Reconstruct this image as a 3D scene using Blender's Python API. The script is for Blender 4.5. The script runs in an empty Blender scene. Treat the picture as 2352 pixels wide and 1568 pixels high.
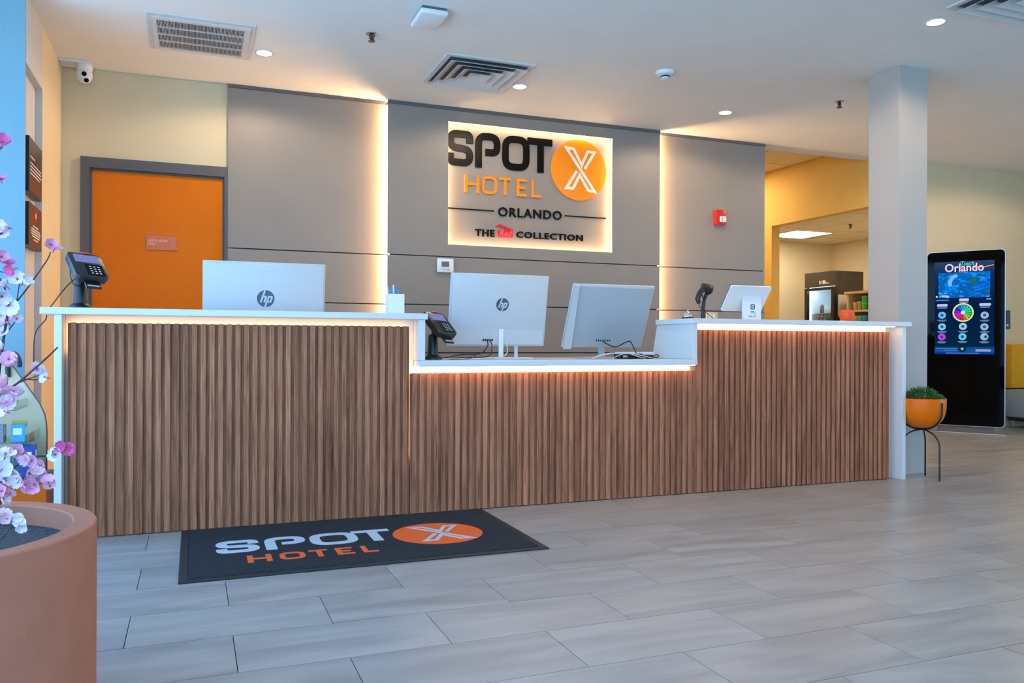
import bpy, bmesh, math, random
from mathutils import Vector, Matrix
random.seed(7)
SC = bpy.context.scene
COL = SC.collection

# ------------------------------------------------------------------ camera
YAW, ROLL, CAMH = 0.37129, 0.0033866, 0.9067
FPX, SHPX = 1873.4, 7.066
def cam_rows():
    c, s = math.cos(YAW), math.sin(YAW)
    M = Matrix(((c, -s, 0), (0, 0, -1), (s, c, 0)))
    c, s = math.cos(ROLL), math.sin(ROLL)
    return Matrix(((c, -s, 0), (s, c, 0), (0, 0, 1))) @ M
_R = cam_rows()
cd = bpy.data.cameras.new('camera'); cam = bpy.data.objects.new('camera', cd); COL.objects.link(cam)
cd.sensor_width = 36; cd.sensor_fit = 'HORIZONTAL'; cd.lens = FPX / 2352 * 36; cd.shift_y = SHPX / 2352
cd.clip_start = 0.05
cam.matrix_world = Matrix(((_R[0][0], -_R[1][0], -_R[2][0], 0), (_R[0][1], -_R[1][1], -_R[2][1], 0),
                           (_R[0][2], -_R[1][2], -_R[2][2], CAMH), (0, 0, 0, 1)))
SC.camera = cam

# ------------------------------------------------------------------ sky, exposure
SKY = 6.1
vs = SC.view_settings; vs.view_transform = 'Standard'; vs.look = 'None'; vs.exposure = 0.15; vs.gamma = 1.0; vs.use_curve_mapping = False
SC.display_settings.display_device = 'sRGB'
SC.cycles.use_denoising = True
SC.cycles.max_bounces = 6; SC.cycles.diffuse_bounces = 4; SC.cycles.glossy_bounces = 3; SC.cycles.transparent_max_bounces = 10
SC.cycles.use_adaptive_sampling = True; SC.cycles.adaptive_threshold = .05
SC.cycles.sample_clamp_indirect = 6
W = bpy.data.worlds.new('daylight'); SC.world = W; W.use_nodes = True
nt = W.node_tree; nt.nodes.clear()
tc = nt.nodes.new('ShaderNodeTexCoord'); sx = nt.nodes.new('ShaderNodeSeparateXYZ'); rp = nt.nodes.new('ShaderNodeValToRGB')
bg = nt.nodes.new('ShaderNodeBackground'); wo = nt.nodes.new('ShaderNodeOutputWorld')
mr = nt.nodes.new('ShaderNodeMapRange'); mr.inputs['From Min'].default_value = -1; mr.inputs['From Max'].default_value = 1
nt.links.new(tc.outputs['Generated'], sx.inputs[0]); nt.links.new(sx.outputs['Z'], mr.inputs['Value']); nt.links.new(mr.outputs[0], rp.inputs[0])
e = rp.color_ramp.elements
e[0].position = 0.0; e[0].color = (.31, .60, .90, 1); e[1].position = 1.0; e[1].color = (.12, .42, 1.0, 1)
k = rp.color_ramp.elements.new(.47); k.color = (.31, .60, .90, 1)
k = rp.color_ramp.elements.new(.53); k.color = (.32, .61, 1.0, 1)
bg.inputs[1].default_value = SKY
nt.links.new(rp.outputs[0], bg.inputs[0]); nt.links.new(bg.outputs[0], wo.inputs[0])

# ------------------------------------------------------------------ room dimensions
H = 2.875            # lobby ceiling
XL, XR, YB, YF = -1.75, 10.6, 6.575, -3.0   # glazing left, right wall, back wall, glazing behind
def portal(name, loc, rot, sx_, sy_):
    l = bpy.data.lights.new(name, 'AREA'); l.shape = 'RECTANGLE'; l.size = sx_; l.size_y = sy_; l.cycles.is_portal = True
    o = bpy.data.objects.new(name, l); COL.objects.link(o); o.location = loc; o.rotation_euler = rot
portal('window_portal', (XL, 1.15, 1.4), (0, math.radians(-90), 0), 2.5, 8.2)
portal('window_portal', (.1, YF, 1.4), (math.radians(90), 0, 0), 3.7, 2.5)
portal('window_portal', (XR, -.25, 1.4), (0, math.radians(90), 0), 2.5, 5.4)

# ------------------------------------------------------------------ materials
def lin(c):
    return tuple(((v / 255) / 12.92 if v / 255 <= .04045 else ((v / 255 + .055) / 1.055) ** 2.4) for v in c)
MATS = {}
def mat(name, rgb, rough=.5, metal=0.0, noise=None, bump=None, spec=.5, vary=0.0, emit=None, estr=0.0, coat=0.0):
    if name in MATS: return MATS[name]
    m = bpy.data.materials.new(name); m.use_nodes = True; n = m.node_tree; b = n.nodes['Principled BSDF']
    col = lin(rgb)
    b.inputs['Base Color'].default_value = (*col, 1); b.inputs['Roughness'].default_value = rough; b.inputs['Metallic'].default_value = metal
    b.inputs['Specular IOR Level'].default_value = spec
    b.inputs['Coat Weight'].default_value = coat
    src = None
    if noise:
        t = n.nodes.new('ShaderNodeTexCoord'); mp = n.nodes.new('ShaderNodeMapping'); nz = n.nodes.new('ShaderNodeTexNoise')
        sc = noise[0] if isinstance(noise[0], tuple) else (noise[0],) * 3
        mp.inputs['Scale'].default_value = sc; nz.inputs['Scale'].default_value = 1; nz.inputs['Detail'].default_value = 4
        n.links.new(t.outputs['Object'], mp.inputs[0]); n.links.new(mp.outputs[0], nz.inputs['Vector'])
        r = n.nodes.new('ShaderNodeMapRange'); r.inputs['From Min'].default_value = .3; r.inputs['From Max'].default_value = .7
        r.inputs['To Min'].default_value = 1 - noise[1]; r.inputs['To Max'].default_value = 1 + noise[1]
        n.links.new(nz.outputs['Fac'], r.inputs['Value']); src = r.outputs[0]
    if vary:
        oi = n.nodes.new('ShaderNodeObjectInfo'); r2 = n.nodes.new('ShaderNodeMapRange')
        r2.inputs['To Min'].default_value = 1 - vary; r2.inputs['To Max'].default_value = 1 + vary
        n.links.new(oi.outputs['Random'], r2.inputs['Value'])
        if src:
            mu = n.nodes.new('ShaderNodeMath'); mu.operation = 'MULTIPLY'; n.links.new(src, mu.inputs[0]); n.links.new(r2.outputs[0], mu.inputs[1]); src = mu.outputs[0]
        else: src = r2.outputs[0]
    if src:
        vm = n.nodes.new('ShaderNodeVectorMath'); vm.operation = 'SCALE'; vm.inputs[0].default_value = col
        n.links.new(src, vm.inputs['Scale']); n.links.new(vm.outputs[0], b.inputs['Base Color'])
    if bump:
        t = n.nodes.new('ShaderNodeTexCoord'); nz = n.nodes.new('ShaderNodeTexNoise'); bp = n.nodes.new('ShaderNodeBump')
        nz.inputs['Scale'].default_value = bump[0]; bp.inputs['Strength'].default_value = bump[1]; bp.inputs['Distance'].default_value = .01
        n.links.new(t.outputs['Object'], nz.inputs['Vector']); n.links.new(nz.outputs['Fac'], bp.inputs['Height']); n.links.new(bp.outputs[0], b.inputs['Normal'])
    if emit:
        b.inputs['Emission Color'].default_value = (*emit, 1); b.inputs['Emission Strength'].default_value = estr
    MATS[name] = m
    return m
def emat(name, rgb, strength, linear=False):
    if name in MATS: return MATS[name]
    m = bpy.data.materials.new(name); m.use_nodes = True; n = m.node_tree; n.nodes.clear()
    em = n.nodes.new('ShaderNodeEmission'); o = n.nodes.new('ShaderNodeOutputMaterial')
    em.inputs[0].default_value = (*(rgb if linear else lin(rgb)), 1); em.inputs[1].default_value = strength
    n.links.new(em.outputs[0], o.inputs[0]); MATS[name] = m
    return m
def glass_mat(name, tint=(1, 1, 1), refl=.08, rough=0.0):
    if name in MATS: return MATS[name]
    m = bpy.data.materials.new(name); m.use_nodes = True; n = m.node_tree; n.nodes.clear()
    tr = n.nodes.new('ShaderNodeBsdfTransparent'); gl = n.nodes.new('ShaderNodeBsdfGlossy'); mx = n.nodes.new('ShaderNodeMixShader'); o = n.nodes.new('ShaderNodeOutputMaterial')
    lw0 = n.nodes.new('ShaderNodeLayerWeight'); lw0.inputs['Blend'].default_value = .5; pw = n.nodes.new('ShaderNodeMath'); pw.operation = 'POWER'; pw.inputs[1].default_value = 5; lw = n.nodes.new('ShaderNodeMath'); lw.operation = 'MULTIPLY_ADD'; lw.inputs[1].default_value = .85; lw.inputs[2].default_value = .04; lw.use_clamp = True
    n.links.new(lw0.outputs['Facing'], pw.inputs[0]); n.links.new(pw.outputs[0], lw.inputs[0])
    tr.inputs[0].default_value = (*tint, 1); gl.inputs['Roughness'].default_value = rough
    n.links.new(lw.outputs[0], mx.inputs[0]); n.links.new(tr.outputs[0], mx.inputs[1]); n.links.new(gl.outputs[0], mx.inputs[2]); n.links.new(mx.outputs[0], o.inputs[0])
    MATS[name] = m
    return m

WARM = (1.0, .62, .30)
M_ceil = mat('ceiling_paint', (230, 228, 224), .85, noise=(3, .02))
M_cream = mat('cream_paint', (224, 205, 168), .75, noise=(2.5, .03))
M_yellow = mat('yellow_paint', (226, 186, 100), .75, noise=(2.5, .03))
M_white_wall = mat('daylight_tinted_wall', (122, 158, 172), .7, noise=(2.5, .02))  # white return wall, with the blue of the daylight mixed into its colour
M_panel = mat('grey_laminate', (144, 135, 127), .45, noise=((3, 3, 3), .03), spec=.35)
M_dark = mat('dark_gap', (38, 37, 36), .8)
M_trim = mat('grey_metal_trim', (92, 92, 92), .45)
M_white = mat('white_solid_surface', (214, 214, 213), .28, noise=(6, .015))
M_wht = mat('white_plastic', (228, 230, 233), .4, noise=(20, .01))
M_lcdback = mat('silver_white_plastic', (196, 198, 200), .38, noise=(20, .01))
M_silver = mat('grey_blue_plastic', (165, 172, 178), .3, noise=(12, .01))
M_black = mat('black_plastic', (20, 20, 22), .35, noise=(30, .1))
M_gloss = mat('black_gloss', (4, 4, 5), .05, noise=(10, .05), spec=.1)
M_chrome = mat('chrome', (215, 215, 220), .12, metal=1, noise=(10, .02))
M_alu = mat('aluminium', (190, 192, 196), .35, metal=1, noise=(20, .03))
M_orange_door = mat('orange_door_paint', (226, 116, 0), .45, noise=(2.5, .03), spec=.12)
M_frame = mat('door_frame_paint', (84, 82, 82), .5, noise=(4, .03))
M_orange = mat('orange_enamel', (236, 112, 0), .3, noise=(6, .03), spec=.3)
M_led = emat('warm_led', WARM, 16, True)
M_red = mat('red_plastic', (196, 18, 14), .35, noise=(20, .03))
M_cable = mat('black_cable', (18, 18, 19), .5, noise=(30, .1))
M_wcable = mat('white_cable', (205, 208, 210), .5, noise=(30, .05))

def wood_mat():
    m = bpy.data.materials.new('walnut_slat'); m.use_nodes = True; n = m.node_tree; b = n.nodes['Principled BSDF']
    t = n.nodes.new('ShaderNodeTexCoord'); oi = n.nodes.new('ShaderNodeObjectInfo'); ad = n.nodes.new('ShaderNodeVectorMath'); ad.operation = 'ADD'
    ml = n.nodes.new('ShaderNodeVectorMath'); ml.operation = 'SCALE'; ml.inputs[0].default_value = (17, 5, 31); n.links.new(oi.outputs['Random'], ml.inputs['Scale'])
    n.links.new(t.outputs['Object'], ad.inputs[0]); n.links.new(ml.outputs[0], ad.inputs[1])
    mp = n.nodes.new('ShaderNodeMapping'); mp.inputs['Scale'].default_value = (120, 120, 5); n.links.new(ad.outputs[0], mp.inputs[0])
    nz = n.nodes.new('ShaderNodeTexNoise'); nz.inputs['Scale'].default_value = 1; nz.inputs['Detail'].default_value = 5; nz.inputs['Distortion'].default_value = .8; n.links.new(mp.outputs[0], nz.inputs['Vector'])
    mp2 = n.nodes.new('ShaderNodeMapping'); mp2.inputs['Scale'].default_value = (12, 12, 1.6); n.links.new(ad.outputs[0], mp2.inputs[0])
    nz2 = n.nodes.new('ShaderNodeTexNoise'); nz2.inputs['Scale'].default_value = 1; nz2.inputs['Detail'].default_value = 3; n.links.new(mp2.outputs[0], nz2.inputs['Vector'])
    mx = n.nodes.new('ShaderNodeMath'); mx.operation = 'MULTIPLY_ADD'; mx.inputs[1].default_value = .55; n.links.new(nz.outputs['Fac'], mx.inputs[0])
    m2 = n.nodes.new('ShaderNodeMath'); m2.operation = 'MULTIPLY'; m2.inputs[1].default_value = .45; n.links.new(nz2.outputs['Fac'], m2.inputs[0]); n.links.new(m2.outputs[0], mx.inputs[2])
    cr = n.nodes.new('ShaderNodeValToRGB'); cr.color_ramp.elements[0].position = .32; cr.color_ramp.elements[0].color = (*lin((114, 68, 46)), 1)
    cr.color_ramp.elements[1].position = .66; cr.color_ramp.elements[1].color = (*lin((194, 130, 96)), 1); n.links.new(mx.outputs[0], cr.inputs[0])
    r2 = n.nodes.new('ShaderNodeMapRange'); r2.inputs['To Min'].default_value = .86; r2.inputs['To Max'].default_value = 1.14; n.links.new(oi.outputs['Random'], r2.inputs['Value'])
    vm = n.nodes.new('ShaderNodeVectorMath'); vm.operation = 'SCALE'; n.links.new(cr.outputs[0], vm.inputs[0]); n.links.new(r2.outputs[0], vm.inputs['Scale'])
    n.links.new(vm.outputs[0], b.inputs['Base Color']); b.inputs['Roughness'].default_value = .6; b.inputs['Specular IOR Level'].default_value = .15
    return m
M_wood = wood_mat()
def tile_mat():
    m = bpy.data.materials.new('grey_porcelain'); m.use_nodes = True; n = m.node_tree; b = n.nodes['Principled BSDF']
    t = n.nodes.new('ShaderNodeTexCoord'); oi = n.nodes.new('ShaderNodeObjectInfo')
    ml = n.nodes.new('ShaderNodeVectorMath'); ml.operation = 'SCALE'; ml.inputs[0].default_value = (37, 53, 0); n.links.new(oi.outputs['Random'], ml.inputs['Scale'])
    ad = n.nodes.new('ShaderNodeVectorMath'); ad.operation = 'ADD'; n.links.new(t.outputs['Object'], ad.inputs[0]); n.links.new(ml.outputs[0], ad.inputs[1])
    mp = n.nodes.new('ShaderNodeMapping'); mp.inputs['Rotation'].default_value = (0, 0, .5); mp.inputs['Scale'].default_value = (1.2, 6, 1); n.links.new(ad.outputs[0], mp.inputs[0])
    nz = n.nodes.new('ShaderNodeTexNoise'); nz.inputs['Scale'].default_value = 1.2; nz.inputs['Detail'].default_value = 6; nz.inputs['Distortion'].default_value = 1.2; n.links.new(mp.outputs[0], nz.inputs['Vector'])
    nf = n.nodes.new('ShaderNodeTexNoise'); nf.inputs['Scale'].default_value = 160; nf.inputs['Detail'].default_value = 2; n.links.new(ad.outputs[0], nf.inputs['Vector'])
    mx = n.nodes.new('ShaderNodeMath'); mx.operation = 'MULTIPLY_ADD'; mx.inputs[1].default_value = .25; n.links.new(nf.outputs['Fac'], mx.inputs[0]); n.links.new(nz.outputs['Fac'], mx.inputs[2])
    cr = n.nodes.new('ShaderNodeValToRGB'); cr.color_ramp.elements[0].position = .4; cr.color_ramp.elements[0].color = (*lin((136, 133, 129)), 1)
    cr.color_ramp.elements[1].position = .85; cr.color_ramp.elements[1].color = (*lin((165, 162, 157)), 1); n.links.new(mx.outputs[0], cr.inputs[0])
    r2 = n.nodes.new('ShaderNodeMapRange'); r2.inputs['To Min'].default_value = .95; r2.inputs['To Max'].default_value = 1.05; n.links.new(oi.outputs['Random'], r2.inputs['Value'])
    vm = n.nodes.new('ShaderNodeVectorMath'); vm.operation = 'SCALE'; n.links.new(cr.outputs[0], vm.inputs[0]); n.links.new(r2.outputs[0], vm.inputs['Scale'])
    n.links.new(vm.outputs[0], b.inputs['Base Color']); b.inputs['Roughness'].default_value = .3; b.inputs['Specular IOR Level'].default_value = .45
    return m
M_tile = tile_mat()

# ------------------------------------------------------------------ helpers
class MB:
    """collects shapes; build() links ONE mesh object"""
    def __init__(s): s.v = []; s.f = []
    def add(s, vs_, fs_):
        o = len(s.v); s.v += [tuple(p) for p in vs_]; s.f += [tuple(i + o for i in q) for q in fs_]; return s
    def box(s, x0, x1, y0, y1, z0, z1):
        return s.add([(x0, y0, z0), (x1, y0, z0), (x1, y1, z0), (x0, y1, z0), (x0, y0, z1), (x1, y0, z1), (x1, y1, z1), (x0, y1, z1)],
                     [(0, 3, 2, 1), (4, 5, 6, 7), (0, 1, 5, 4), (1, 2, 6, 5), (2, 3, 7, 6), (3, 0, 4, 7)])
    def prism(s, poly, o, ax, ay, an, d):
        """poly: 2D points in (ax, ay) from origin o, extruded by d along an"""
        o, ax, ay, an = map(Vector, (o, ax, ay, an)); n = len(poly)
        a = [o + ax * p[0] + ay * p[1] for p in poly]; b = [p + an * d for p in a]
        return s.add(a + b, [tuple(range(n - 1, -1, -1)), tuple(range(n, 2 * n))] + [(i, (i + 1) % n, n + (i + 1) % n, n + i) for i in range(n)])
    def frame(s, outer, inner, o, ax, ay, an, d):
        """rectangular ring: outer/inner = (x0,x1,y0,y1)"""
        o, ax, ay, an = map(Vector, (o, ax, ay, an))
        def c(r): return [(r[0], r[2]), (r[1], r[2]), (r[1], r[3]), (r[0], r[3])]
        pts = [o + ax * p[0] + ay * p[1] + an * k for k in (0, d) for p in c(outer) + c(inner)]
        fs = []
        for i in range(4):
            j = (i + 1) % 4
            fs += [(i, j, 4 + j, 4 + i), (8 + i, 12 + i, 12 + j, 8 + j), (i, 8 + i, 8 + j, j), (4 + i, 4 + j, 12 + j, 12 + i)]
        return s.add(pts, fs)
    def lathe(s, prof, c, seg=24, a0=0, a1=2 * math.pi):
        """prof: (r, z) list about vertical axis through c"""
        full = abs(a1 - a0 - 2 * math.pi) < 1e-6; ns = seg if full else seg + 1; vs_ = []
        for r, z in prof:
            for i in range(ns):
                a = a0 + (a1 - a0) * i / seg; vs_.append((c[0] + r * math.cos(a), c[1] + r * math.sin(a), c[2] + z))
        fs = []
        for k in range(len(prof) - 1):
            for i in range(seg):
                j = (i + 1) % ns
                fs.append((k * ns + i, k * ns + j, (k + 1) * ns + j, (k + 1) * ns + i))
        return s.add(vs_, fs)
    def tube(s, pts, r, seg=8):
        pts = [Vector(p) for p in pts]; n = len(pts); rs = r if isinstance(r, (list, tuple)) else [r] * n; vs_ = []; prev = None
        for i, p in enumerate(pts):
            t = (pts[min(i + 1, n - 1)] - pts[max(i - 1, 0)]).normalized()
            if prev is None:
                u = t.orthogonal().normalized()
            else:
                u = (prev - t * prev.dot(t)); u = u.normalized() if u.length > 1e-6 else t.orthogonal().normalized()
            prev = u; w = t.cross(u)
            for k in range(seg):
                a = 2 * math.pi * k / seg; vs_.append(p + (u * math.cos(a) + w * math.sin(a)) * rs[i])
        fs = [(i * seg + k, i * seg + (k + 1) % seg, (i + 1) * seg + (k + 1) % seg, (i + 1) * seg + k) for i in range(n - 1) for k in range(seg)]
        fs += [tuple(range(seg - 1, -1, -1)), tuple((n - 1) * seg + k for k in range(seg))]
        return s.add(vs_, fs)
    def disc(s, c, ax, ay, an, r, d, seg=32, ry=None):
        ry = ry or r
        return s.prism([(r * math.cos(2 * math.pi * i / seg), ry * math.sin(2 * math.pi * i / seg)) for i in range(seg)], c, ax, ay, an, d)
    def stroke(s, path, w, o, ax, ay, an, d, closed=False, fil=0.0):
        """2D path thickened to width w and extruded by d"""
        o, ax, ay, an = map(Vector, (o, ax, ay, an))
        P = [Vector((p[0], p[1])) for p in path]
        if fil > 0:
            Q = []; n = len(P)
            for i, p in enumerate(P):
                if not closed and i in (0, n - 1): Q.append(p); continue
                a = P[(i - 1) % n]; b = P[(i + 1) % n]; d1 = (a - p); d2 = (b - p); q = min(fil, d1.length * .49, d2.length * .49)
                s0 = p + d1.normalized() * q; s1 = p + d2.normalized() * q
                for t in range(6):
                    t /= 5; Q.append(s0 * (1 - t) ** 2 + p * 2 * t * (1 - t) + s1 * t * t)
            P = Q
        n = len(P); L = []; R = []
        for i in range(n):
            a = P[(i - 1) % n] if (closed or i > 0) else None; b = P[(i + 1) % n] if (closed or i < n - 1) else None
            d1 = (P[i] - a).normalized() if a is not None and (P[i] - a).length > 1e-9 else None
            d2 = (b - P[i]).normalized() if b is not None and (b - P[i]).length > 1e-9 else None
            if d1 is None: d1 = d2
            if d2 is None: d2 = d1
            n1 = Vector((-d1.y, d1.x)); n2 = Vector((-d2.y, d2.x)); m = n1 + n2
            m = m.normalized() if m.length > 1e-6 else n1
            k = w / 2 / max(.35, m.dot(n1)); L.append(P[i] + m * k); R.append(P[i] - m * k)
        def w3(p, h): return o + ax * p.x + ay * p.y + an * h
        vs_ = [];
        for i in range(n): vs_ += [w3(L[i], 0), w3(R[i], 0), w3(R[i], d), w3(L[i], d)]
        fs = []
        for i in range(n if closed else n - 1):
            j = (i + 1) % n
            for k in range(4): fs.append((i * 4 + k, i * 4 + (k + 1) % 4, j * 4 + (k + 1) % 4, j * 4 + k))
        if not closed: fs += [(3, 2, 1, 0), tuple((n - 1) * 4 + k for k in range(4))]
        return s.add(vs_, fs)
    def xform(s, M): s.v = [tuple(M @ Vector(p)) for p in s.v]; return s
    def build(s, name, m, parent=None, smooth=False, bevel=0.0, loc=None, seg=2, org=None):
        me = bpy.data.meshes.new(name); off = Vector((0, 0, 0))
        if parent is not None: off = root_loc(parent)
        if loc is not None: off = Vector(loc)
        me.from_pydata([tuple(Vector(p) - off) for p in s.v], [], s.f); me.update()
        bm = bmesh.new(); bm.from_mesh(me); bmesh.ops.recalc_face_normals(bm, faces=bm.faces)
        if bevel > 0:
            ed = [e_ for e_ in bm.edges if len(e_.link_faces) == 2 and e_.calc_face_angle(0) > .6]
            bmesh.ops.bevel(bm, geom=ed, offset=bevel, segments=seg, affect='EDGES', profile=.5)
        bm.to_mesh(me); bm.free()
        if smooth:
            for p in me.polygons: p.use_smooth = True
            me.set_sharp_from_angle(angle=math.radians(38))
        me.materials.append(m); o = bpy.data.objects.new(name, me); COL.objects.link(o)
        if parent is not None: o.parent = parent
        if loc is not None: o.location = loc
        return o
def root_loc(o):
    l = Vector(o.location)
    while o.parent: o = o.parent; l += Vector(o.location)
    return l
def tag(o, label=None, cat=None, group=None, kind=None):
    if label: o['label'] = label
    if cat: o['category'] = cat
    if group: o['group'] = group
    if kind: o['kind'] = kind
    return o
def thing(name, loc, label, cat, group=None):
    o = bpy.data.objects.new(name, None); COL.objects.link(o); o.location = loc; o.empty_display_size = .1
    return tag(o, label, cat, group)
def struct(o): o['kind'] = 'structure'; return o
def copy_tree(o, parent=None):
    c = o.copy(); COL.objects.link(c); c.parent = parent
    for ch in [x for x in bpy.data.objects if x.parent == o]: copy_tree(ch, c)
    return c
def text_mb(txt, x0, x1, y0, y1, o, ax, ay, an, d, bold=0.0, shear=0.0, spacing=1.0):
    """lettering fitted to the box x0..x1, y0..y1 in the (ax, ay) plane"""
    cu = bpy.data.curves.new('lettering', 'FONT'); cu.body = txt; cu.extrude = .5; cu.offset = bold; cu.shear = shear; cu.space_character = spacing; cu.resolution_u = 3
    ob = bpy.data.objects.new('lettering', cu); COL.objects.link(ob); dg = bpy.context.evaluated_depsgraph_get()
    me = bpy.data.meshes.new_from_object(ob.evaluated_get(dg)); vs_ = [v.co.copy() for v in me.vertices]; fs = [tuple(p.vertices) for p in me.polygons]
    bpy.data.objects.remove(ob); bpy.data.curves.remove(cu); bpy.data.meshes.remove(me)
    o, ax, ay, an = map(Vector, (o, ax, ay, an))
    a0 = min(v.x for v in vs_); a1 = max(v.x for v in vs_); b0 = min(v.y for v in vs_); b1 = max(v.y for v in vs_)
    mb = MB()
    mb.add([o + ax * (x0 + (v.x - a0) / (a1 - a0) * (x1 - x0)) + ay * (y0 + (v.y - b0) / (b1 - b0) * (y1 - y0)) + an * ((v.z + .5) * d) for v in vs_], fs)
    return mb
EX, EY, EZ = Vector((1, 0, 0)), Vector((0, 1, 0)), Vector((0, 0, 1)); NY = -EY
def merge(a, b): return a.add(b.v, b.f)
def catmull(pts, n=6):
    P = [Vector(p) for p in pts]; P = [P[0] * 2 - P[1]] + P + [P[-1] * 2 - P[-2]]; out = []
    for i in range(1, len(P) - 2):
        for k in range(n):
            t = k / n; a, b, c, d = P[i - 1], P[i], P[i + 1], P[i + 2]
            out.append(.5 * ((2 * b) + (c - a) * t + (2 * a - 5 * b + 4 * c - d) * t * t + (3 * b - a - 3 * c + d) * t ** 3))
    out.append(P[-2]); return out

# ================================================================== SETTING
# ---- ceiling, walls
struct(MB().box(XL, XR, YF, 6.72, H, H + .08).build('ceiling', M_ceil))
wb = MB()
wb.box(-1.1, 5.2, YB, YB + .13, 0, H).box(6.75, XR, YB, YB + .13, 0, H)
wall_back = struct(wb.build('wall_back', M_cream))
struct(MB().box(-1.1, -.925, 5.254, 5.7895, 0, 2.48).box(-1.1, -.885, 5.254, 5.7895, 2.48, H).box(-.925, -.886, 5.782, 5.7895, 0, 2.48).build('wall_pier', mat('pale_grey_paint', (205, 200, 196), .7, noise=(2.5, .02))))
wl = MB().box(-1.1, -.885, 5.79, YB, 0, H)
struct(wl.build('wall_left', M_cream))
struct(MB().box(XL - .1, -.886, 5.242, 5.2535, 0, H).box(XL - .1, -1.101, 5.254, 5.354, 0, H).build('wall_entrance', M_white_wall))
wr = MB().box(XR, XR + .1, 2.5, YB + .13, 0, H)
struct(wr.build('wall_right', M_cream))
# glazing on the left and behind: sill, head, mullions, panes
def glazing(name, o, ax, length, n):
    root = thing(name, o, None, None); struct(root)
    ax = Vector(ax); an = ax.cross(EZ); O_ = Vector(o)
    fr = MB()
    fr.prism([(0, 0), (length, 0), (length, .12), (0, .12)], O_, ax, EZ, an, .06)
    fr.prism([(0, 2.68), (length, 2.68), (length, H), (0, H)], O_, ax, EZ, an, .06)
    fr.build('window_frame', M_frame, root)
    for i in range(n + 1):
        s_ = (length - .05) * i / n
        MB().prism([(s_, .12), (s_ + .05, .12), (s_ + .05, 2.68), (s_, 2.68)], O_, ax, EZ, an, .06).build('mullion', M_frame, root)
    for i in range(n):
        s_ = (length - .05) * i / n + .05; s2 = (length - .05) * (i + 1) / n
        MB().prism([(s_, .12), (s2, .12), (s2, 2.68), (s_, 2.68)], O_ + an * .026, ax, EZ, an, .008).build('pane', glass_mat('window_glass'), root)
glazing('window_1', (XL, YF, 0), (0, 1, 0), 5.25 - YF, 7)
glazing('window_2', (2.0, YF, 0), (-1, 0, 0), 2.0 - XL, 4)
glazing('window_3', (XR, 2.5, 0), (0, -1, 0), 2.5 - YF, 5)
struct(MB().box(2.0, XR + .1, YF - .1, YF, 0, H).build('wall_front', M_cream))
# corridor and snack nook beyond the panelled wall
ZC, ZB, ZN, XB = 3.076, 2.393, 2.42, 6.7
cw = MB().box(XB, XB + .12, 8.30, 11.0, 0, ZC + .06).box(XB, XB + .12, 6.705, 8.30, ZB, ZC + .06)
struct(cw.build('wall_corridor', M_yellow))
struct(MB().box(5.08, 5.2, 6.705, 11.0, 0, ZC + .06).build('wall_corridor_side', M_yellow))
struct(MB().box(5.2, XB, 11.0, 11.1, 0, ZC + .06).build('wall_corridor_end', M_yellow))
struct(MB().box(5.08, XB + .12, 6.6, 6.72, H + .0801, ZC + .06).build('wall_header', M_yellow))
nk = MB().box(XB + .12, 9.05, 9.67, 9.77, 0, ZN + .06).box(8.92, 9.05, 6.705, 9.67, 0, ZN + .06)
struct(nk.build('wall_nook', M_cream))
M_ctile = mat('ceiling_tile_board', (226, 214, 188), .9, noise=(60, .05)); M_grid = mat('ceiling_grid', (206, 194, 168), .6)
def drop_ceiling(name, x0, x1, y0, y1, z):
    r = thing(name, (x0, y0, z), None, None); struct(r)
    MB().box(x0, x1, y0, y1, z + .012, z + .05).build('grid_backing', M_grid, r)
    nx = max(1, round((x1 - x0) / .61)); ny = max(1, round((y1 - y0) / .61)); dx = (x1 - x0) / nx; dy = (y1 - y0) / ny
    for i in range(nx):
        for j in range(ny):
            if name == 'ceiling_nook' and i == 1 and j == 4: continue
            MB().box(x0 + i * dx + .012, x0 + (i + 1) * dx - .012, y0 + j * dy + .012, y0 + (j + 1) * dy - .012, z, z + .0115).build('ceiling_tile', M_ctile, r)
    return dx, dy
drop_ceiling('ceiling_corridor', 5.2, XB, 6.72, 11.0, ZC)
NX0, NY0 = XB + .12, 6.705
ndx, ndy = drop_ceiling('ceiling_nook', NX0, 8.92, NY0, 9.67, ZN)

# ---- floor: every near tile a piece, the rest joined
D = .30803; X0, Y0, PHI = .1143, 2.6753, .002235
cph, sph = math.cos(PHI), math.sin(PHI)
def tpos(k, r): return (X0 + k * D * cph - r * D * sph, Y0 + k * D * sph + r * D * cph)
def px(x, y, z):
    q = _R @ Vector((x, y, z - CAMH))
    return (1176 + FPX * q.x / q.z, 784 + SHPX + FPX * q.y / q.z, q.z) if q.z > .1 else (1e6, 1e6, 1)
floor = struct(MB().box(XL - .1, XR + .1, YF - .1, 11.1, -.06, -.006).build('floor', mat('dark_grout', (74, 74, 74), .9)))
cand, rest = [], []
G = .0013
for r in range(-20, 28):
    for k in range(-9, 36):
        if (k - r) % 2: continue
        x, y = tpos(k, r)     # far-left corner of a tile 2D long, D deep (towards the viewer)
        cx_, cy_ = x + D, y - D / 2
        if cx_ < XL - .3 or cx_ > XR + .2 or cy_ < YF - .1 or cy_ > 11: continue
        u, v, q = px(cx_, cy_, 0)
        hidden = cy_ > 4.4 and cx_ < 4.4 * cy_ / 4.24
        if -200 < u < 2560 and 780 < v < 1700 and not hidden: cand.append((cx_ * cx_ + cy_ * cy_, k, r))
        else: rest.append((k, r))
cand.sort(); rest += [(k, r) for _, k, r in cand[295:]]; cand = cand[:295]
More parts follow.
